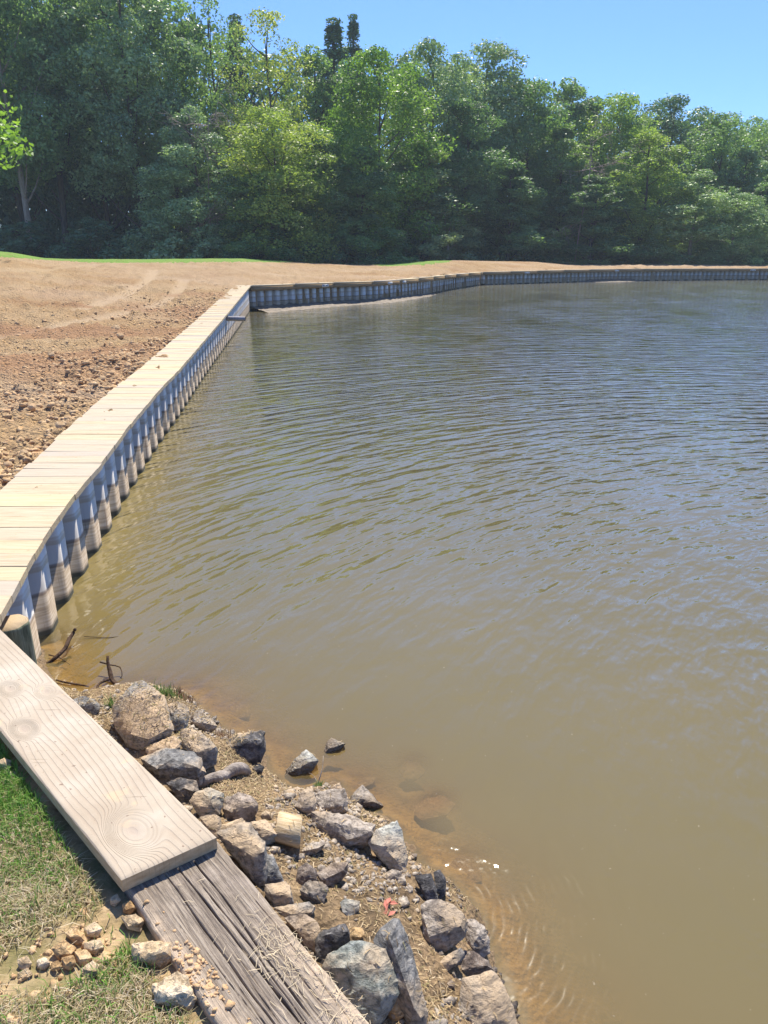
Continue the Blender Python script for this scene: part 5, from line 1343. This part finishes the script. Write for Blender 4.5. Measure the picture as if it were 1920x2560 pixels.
# shrubs at the foot of the wood
shrub_c, shrub_t = make_tree(31, 4.0, 2.0, .02, 9000, .18, lambda t: max(.3, math.cos(t * 1.3)), 's', 16, .05)
shr = [(60, 555, 46, 190, 'd', 'dark shrub at the far left foot of the wood'), (230, 545, 45, 200, 'd', 'spreading dark shrub behind the left end of the lawn strip'), (390, 545, 44, 190, 's', 'pale feathery shrub behind the lawn strip'),
       (520, 560, 44, 150, 's', 'second pale feathery shrub, nearer the end of the lawn strip'), (720, 580, 45, 170, 'd', 'dark shrub behind the end of the lawn strip'), (860, 575, 46, 170, 'd', 'dark low shrub behind the middle of the bare ground'),
       (1010, 590, 47, 170, 'd', 'dark shrub behind the small second patch of lawn'), (1250, 590, 49, 180, 'g', 'green shrub behind the wall corner, right of the leaning trunk'), (1340, 600, 50, 120, 's', 'small light shrub behind the low hump of bare ground'),
       (1480, 590, 50, 190, 'd', 'dark shrub right of the small light shrub'), (1640, 600, 51, 170, 'g', 'green shrub behind the far straight wall'), (1800, 590, 52, 190, 'd', 'dark shrub near the right end of the far wall'), (1930, 590, 52, 180, 'd', 'dark shrub cut by the right edge above the far wall'), (600, 590, 45, 140, 'd', 'dark shrub between the pale feathery shrub and the end of the lawn strip')]
BASEH['shrub'] = 4.0; BASER['shrub'] = 2.0; tree_defs['shrub'] = (shrub_c, shrub_t)
for px, tp, D, w, lm, lab in shr:
    place_tree('shrub', lm, px, tp, D, w, lab, (.8, .9, .9), 'bark', name='shrub', cat='shrub', group='shrubs at the foot of the wood')
# the wood behind, one mass
n = 170000
sky_px = [(-900, -300), (350, -150), (480, 0), (560, 60), (640, 120), (790, 150), (930, 160), (1060, 160), (1250, 180), (1320, 230), (1450, 260), (1600, 290), (1760, 320), (2000, 320), (2900, 340)]
pxs = rng.uniform(-850, 2850, n); D = rng.uniform(62, 74, n) + 14 * sstep(800, 1300, pxs)
tops = np.interp(pxs, [s[0] for s in sky_px], [s[1] for s in sky_px]) + 45 * fbm(pxs * .012, D * .4, oct=3, seed=700)
py = tops + (668 - tops) * rng.beta(1.1, .9, n)
Xn = (pxs - 960) / FPX / 1.047 * D; v_ = (py - 1280) / FPX; Zn = EYE - (SP + v_ * CP) / (CP - v_ * SP) * D
cell = fbm(Xn * .45, Zn * .45, D * .3, oct=2, seed=701); keep = cell > -.35
P = np.stack([Xn, D, Zn], 1)[keep]; nn = len(P); dirn = rng.normal(size=(nn, 3)); dirn[:, 1] -= .8; dirn /= np.linalg.norm(dirn, axis=1)[:, None]
V, F, T = leaf_cloud(P, dirn, rng.uniform(.3, .65, nn), np.clip(.4 + .6 * cell[keep] + rng.uniform(-.2, .3, nn), 0, 1))
n2_ = 60000; px2 = rng.uniform(-850, 2850, n2_); D2 = rng.uniform(60, 69, n2_) + 14 * sstep(800, 1300, px2); X2 = (px2 - 960) / FPX / 1.047 * D2
P2 = np.stack([X2, D2, rng.uniform(-.2, 8, n2_)], 1); dr2 = rng.normal(size=(n2_, 3)); dr2[:, 1] -= .8
V2_, F2_, T2_ = leaf_cloud(P2, dr2 / np.linalg.norm(dr2, axis=1)[:, None], rng.uniform(.4, .8, n2_), rng.uniform(0, .7, n2_))
F = np.vstack([F, F2_ + len(V)]); V = np.vstack([V, V2_]); T = np.concatenate([T, T2_])
me = np_mesh('woodland', V, F); attr(me, 'tint', T)
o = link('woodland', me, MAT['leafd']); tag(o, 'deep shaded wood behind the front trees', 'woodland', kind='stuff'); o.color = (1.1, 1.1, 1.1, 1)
# ground cover under the trees
n = 30000; pxs = rng.uniform(-600, 2500, n); D = rng.uniform(44, 58, n) + 12 * sstep(900, 1500, pxs); Xn = (pxs - 960) / FPX / 1.047 * D
edge_r = np.interp(np.arctan2(Xn, D), cA, cR); keep = np.hypot(Xn, D) > edge_r + 3.0; Xn, D = Xn[keep], D[keep]; nn = len(Xn)
Zn = rng.uniform(0, 1, nn) ** 1.5 * (1.2 + .8 * fbm(Xn * .4, D * .4, oct=2, seed=800))
V, F, T = leaf_cloud(np.stack([Xn, D, Zn], 1), rng.normal(size=(nn, 3)), rng.uniform(.15, .35, nn), rng.uniform(0, .8, nn))
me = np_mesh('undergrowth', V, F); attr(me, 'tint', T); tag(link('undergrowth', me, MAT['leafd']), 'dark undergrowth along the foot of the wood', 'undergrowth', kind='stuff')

# dead tree with tangled bare branches
def bare(seed, H, start, spread, n1=9):
    r0 = np.random.default_rng(seed); parts = []
    def br(a, d, L, r, lv):
        k = 5; pts = [a]
        for i in range(k):
            d = d + r0.normal(size=3) * (.08, .22, .3, .35)[lv]; d[2] += .03 - .04 * lv; d /= np.linalg.norm(d); pts.append(pts[-1] + d * L / k)
        pts = np.array(pts); parts.append(tube(pts, np.linspace(r, r * .4, k + 1), 4, cap=False))
        if lv < 3:
            for j in range((n1, 6, 4)[lv]):
                i = r0.integers(2 if lv == 0 else 1, k + 1); dd = d * .5 + r0.normal(size=3) * spread; dd /= np.linalg.norm(dd)
                br(pts[i], dd, (L * r0.uniform(.22, .34) if lv == 0 else L * r0.uniform(.4, .7)), r * (.4 if lv == 0 else .6), lv + 1)
    br(np.zeros(3), np.array([.12, 0, 1.0]), H, .05, 0)
    return py_mesh('dead_tree', *merge(parts))
MAT['deadw'] = mat_plain('dead_wood', (.36, .27, .25), .85)
x = ray(520, 600); me = bare(4, 8.5, 0, .7, 16); smooth(me)
o = link('dead_tree', me, MAT['deadw'], None, (x[0] / x[1] * 48.5, 48.5, 0)); tag(o, 'dead tree with tangled bare pinkish branches in front of the leafy wood', 'dead tree')
x = ray(1440, 600); me = bare(9, 8.8, 0, .7, 10); smooth(me)
o = link('dead_tree', me, MAT['deadw'], None, (x[0] / x[1] * 57, 57, 0)); tag(o, 'bare-branched dead tree in the right part of the wood edge', 'dead tree')

# ------------------------------------------------------------------ thin summer haze in one closed box
hv = [(-130, -14, -1.9), (130, -14, -1.9), (130, 140, -1.9), (-130, 140, -1.9), (-130, -14, 42), (130, -14, 42), (130, 140, 42), (-130, 140, 42)]
me = box_mesh('haze', hv)
bm = bmesh.new(); bm.from_mesh(me); bmesh.ops.recalc_face_normals(bm, faces=bm.faces[:]); bm.to_mesh(me); bm.free()
hm = bpy.data.materials.new('haze'); hm.use_nodes = True; nt = hm.node_tree
for nd in list(nt.nodes):
    if nd.type == 'BSDF_PRINCIPLED': nt.nodes.remove(nd)
pv = nt.nodes.new('ShaderNodeVolumePrincipled'); pv.inputs['Color'].default_value = (.80, .90, 1.0, 1); pv.inputs['Density'].default_value = .00095
nt.links.new(pv.outputs[0], [n_ for n_ in nt.nodes if n_.type == 'OUTPUT_MATERIAL'][0].inputs['Volume'])
hz = link('haze', me, hm); hz['kind'] = 'stuff'; hz['label'] = 'thin summer haze over the pond and wood'
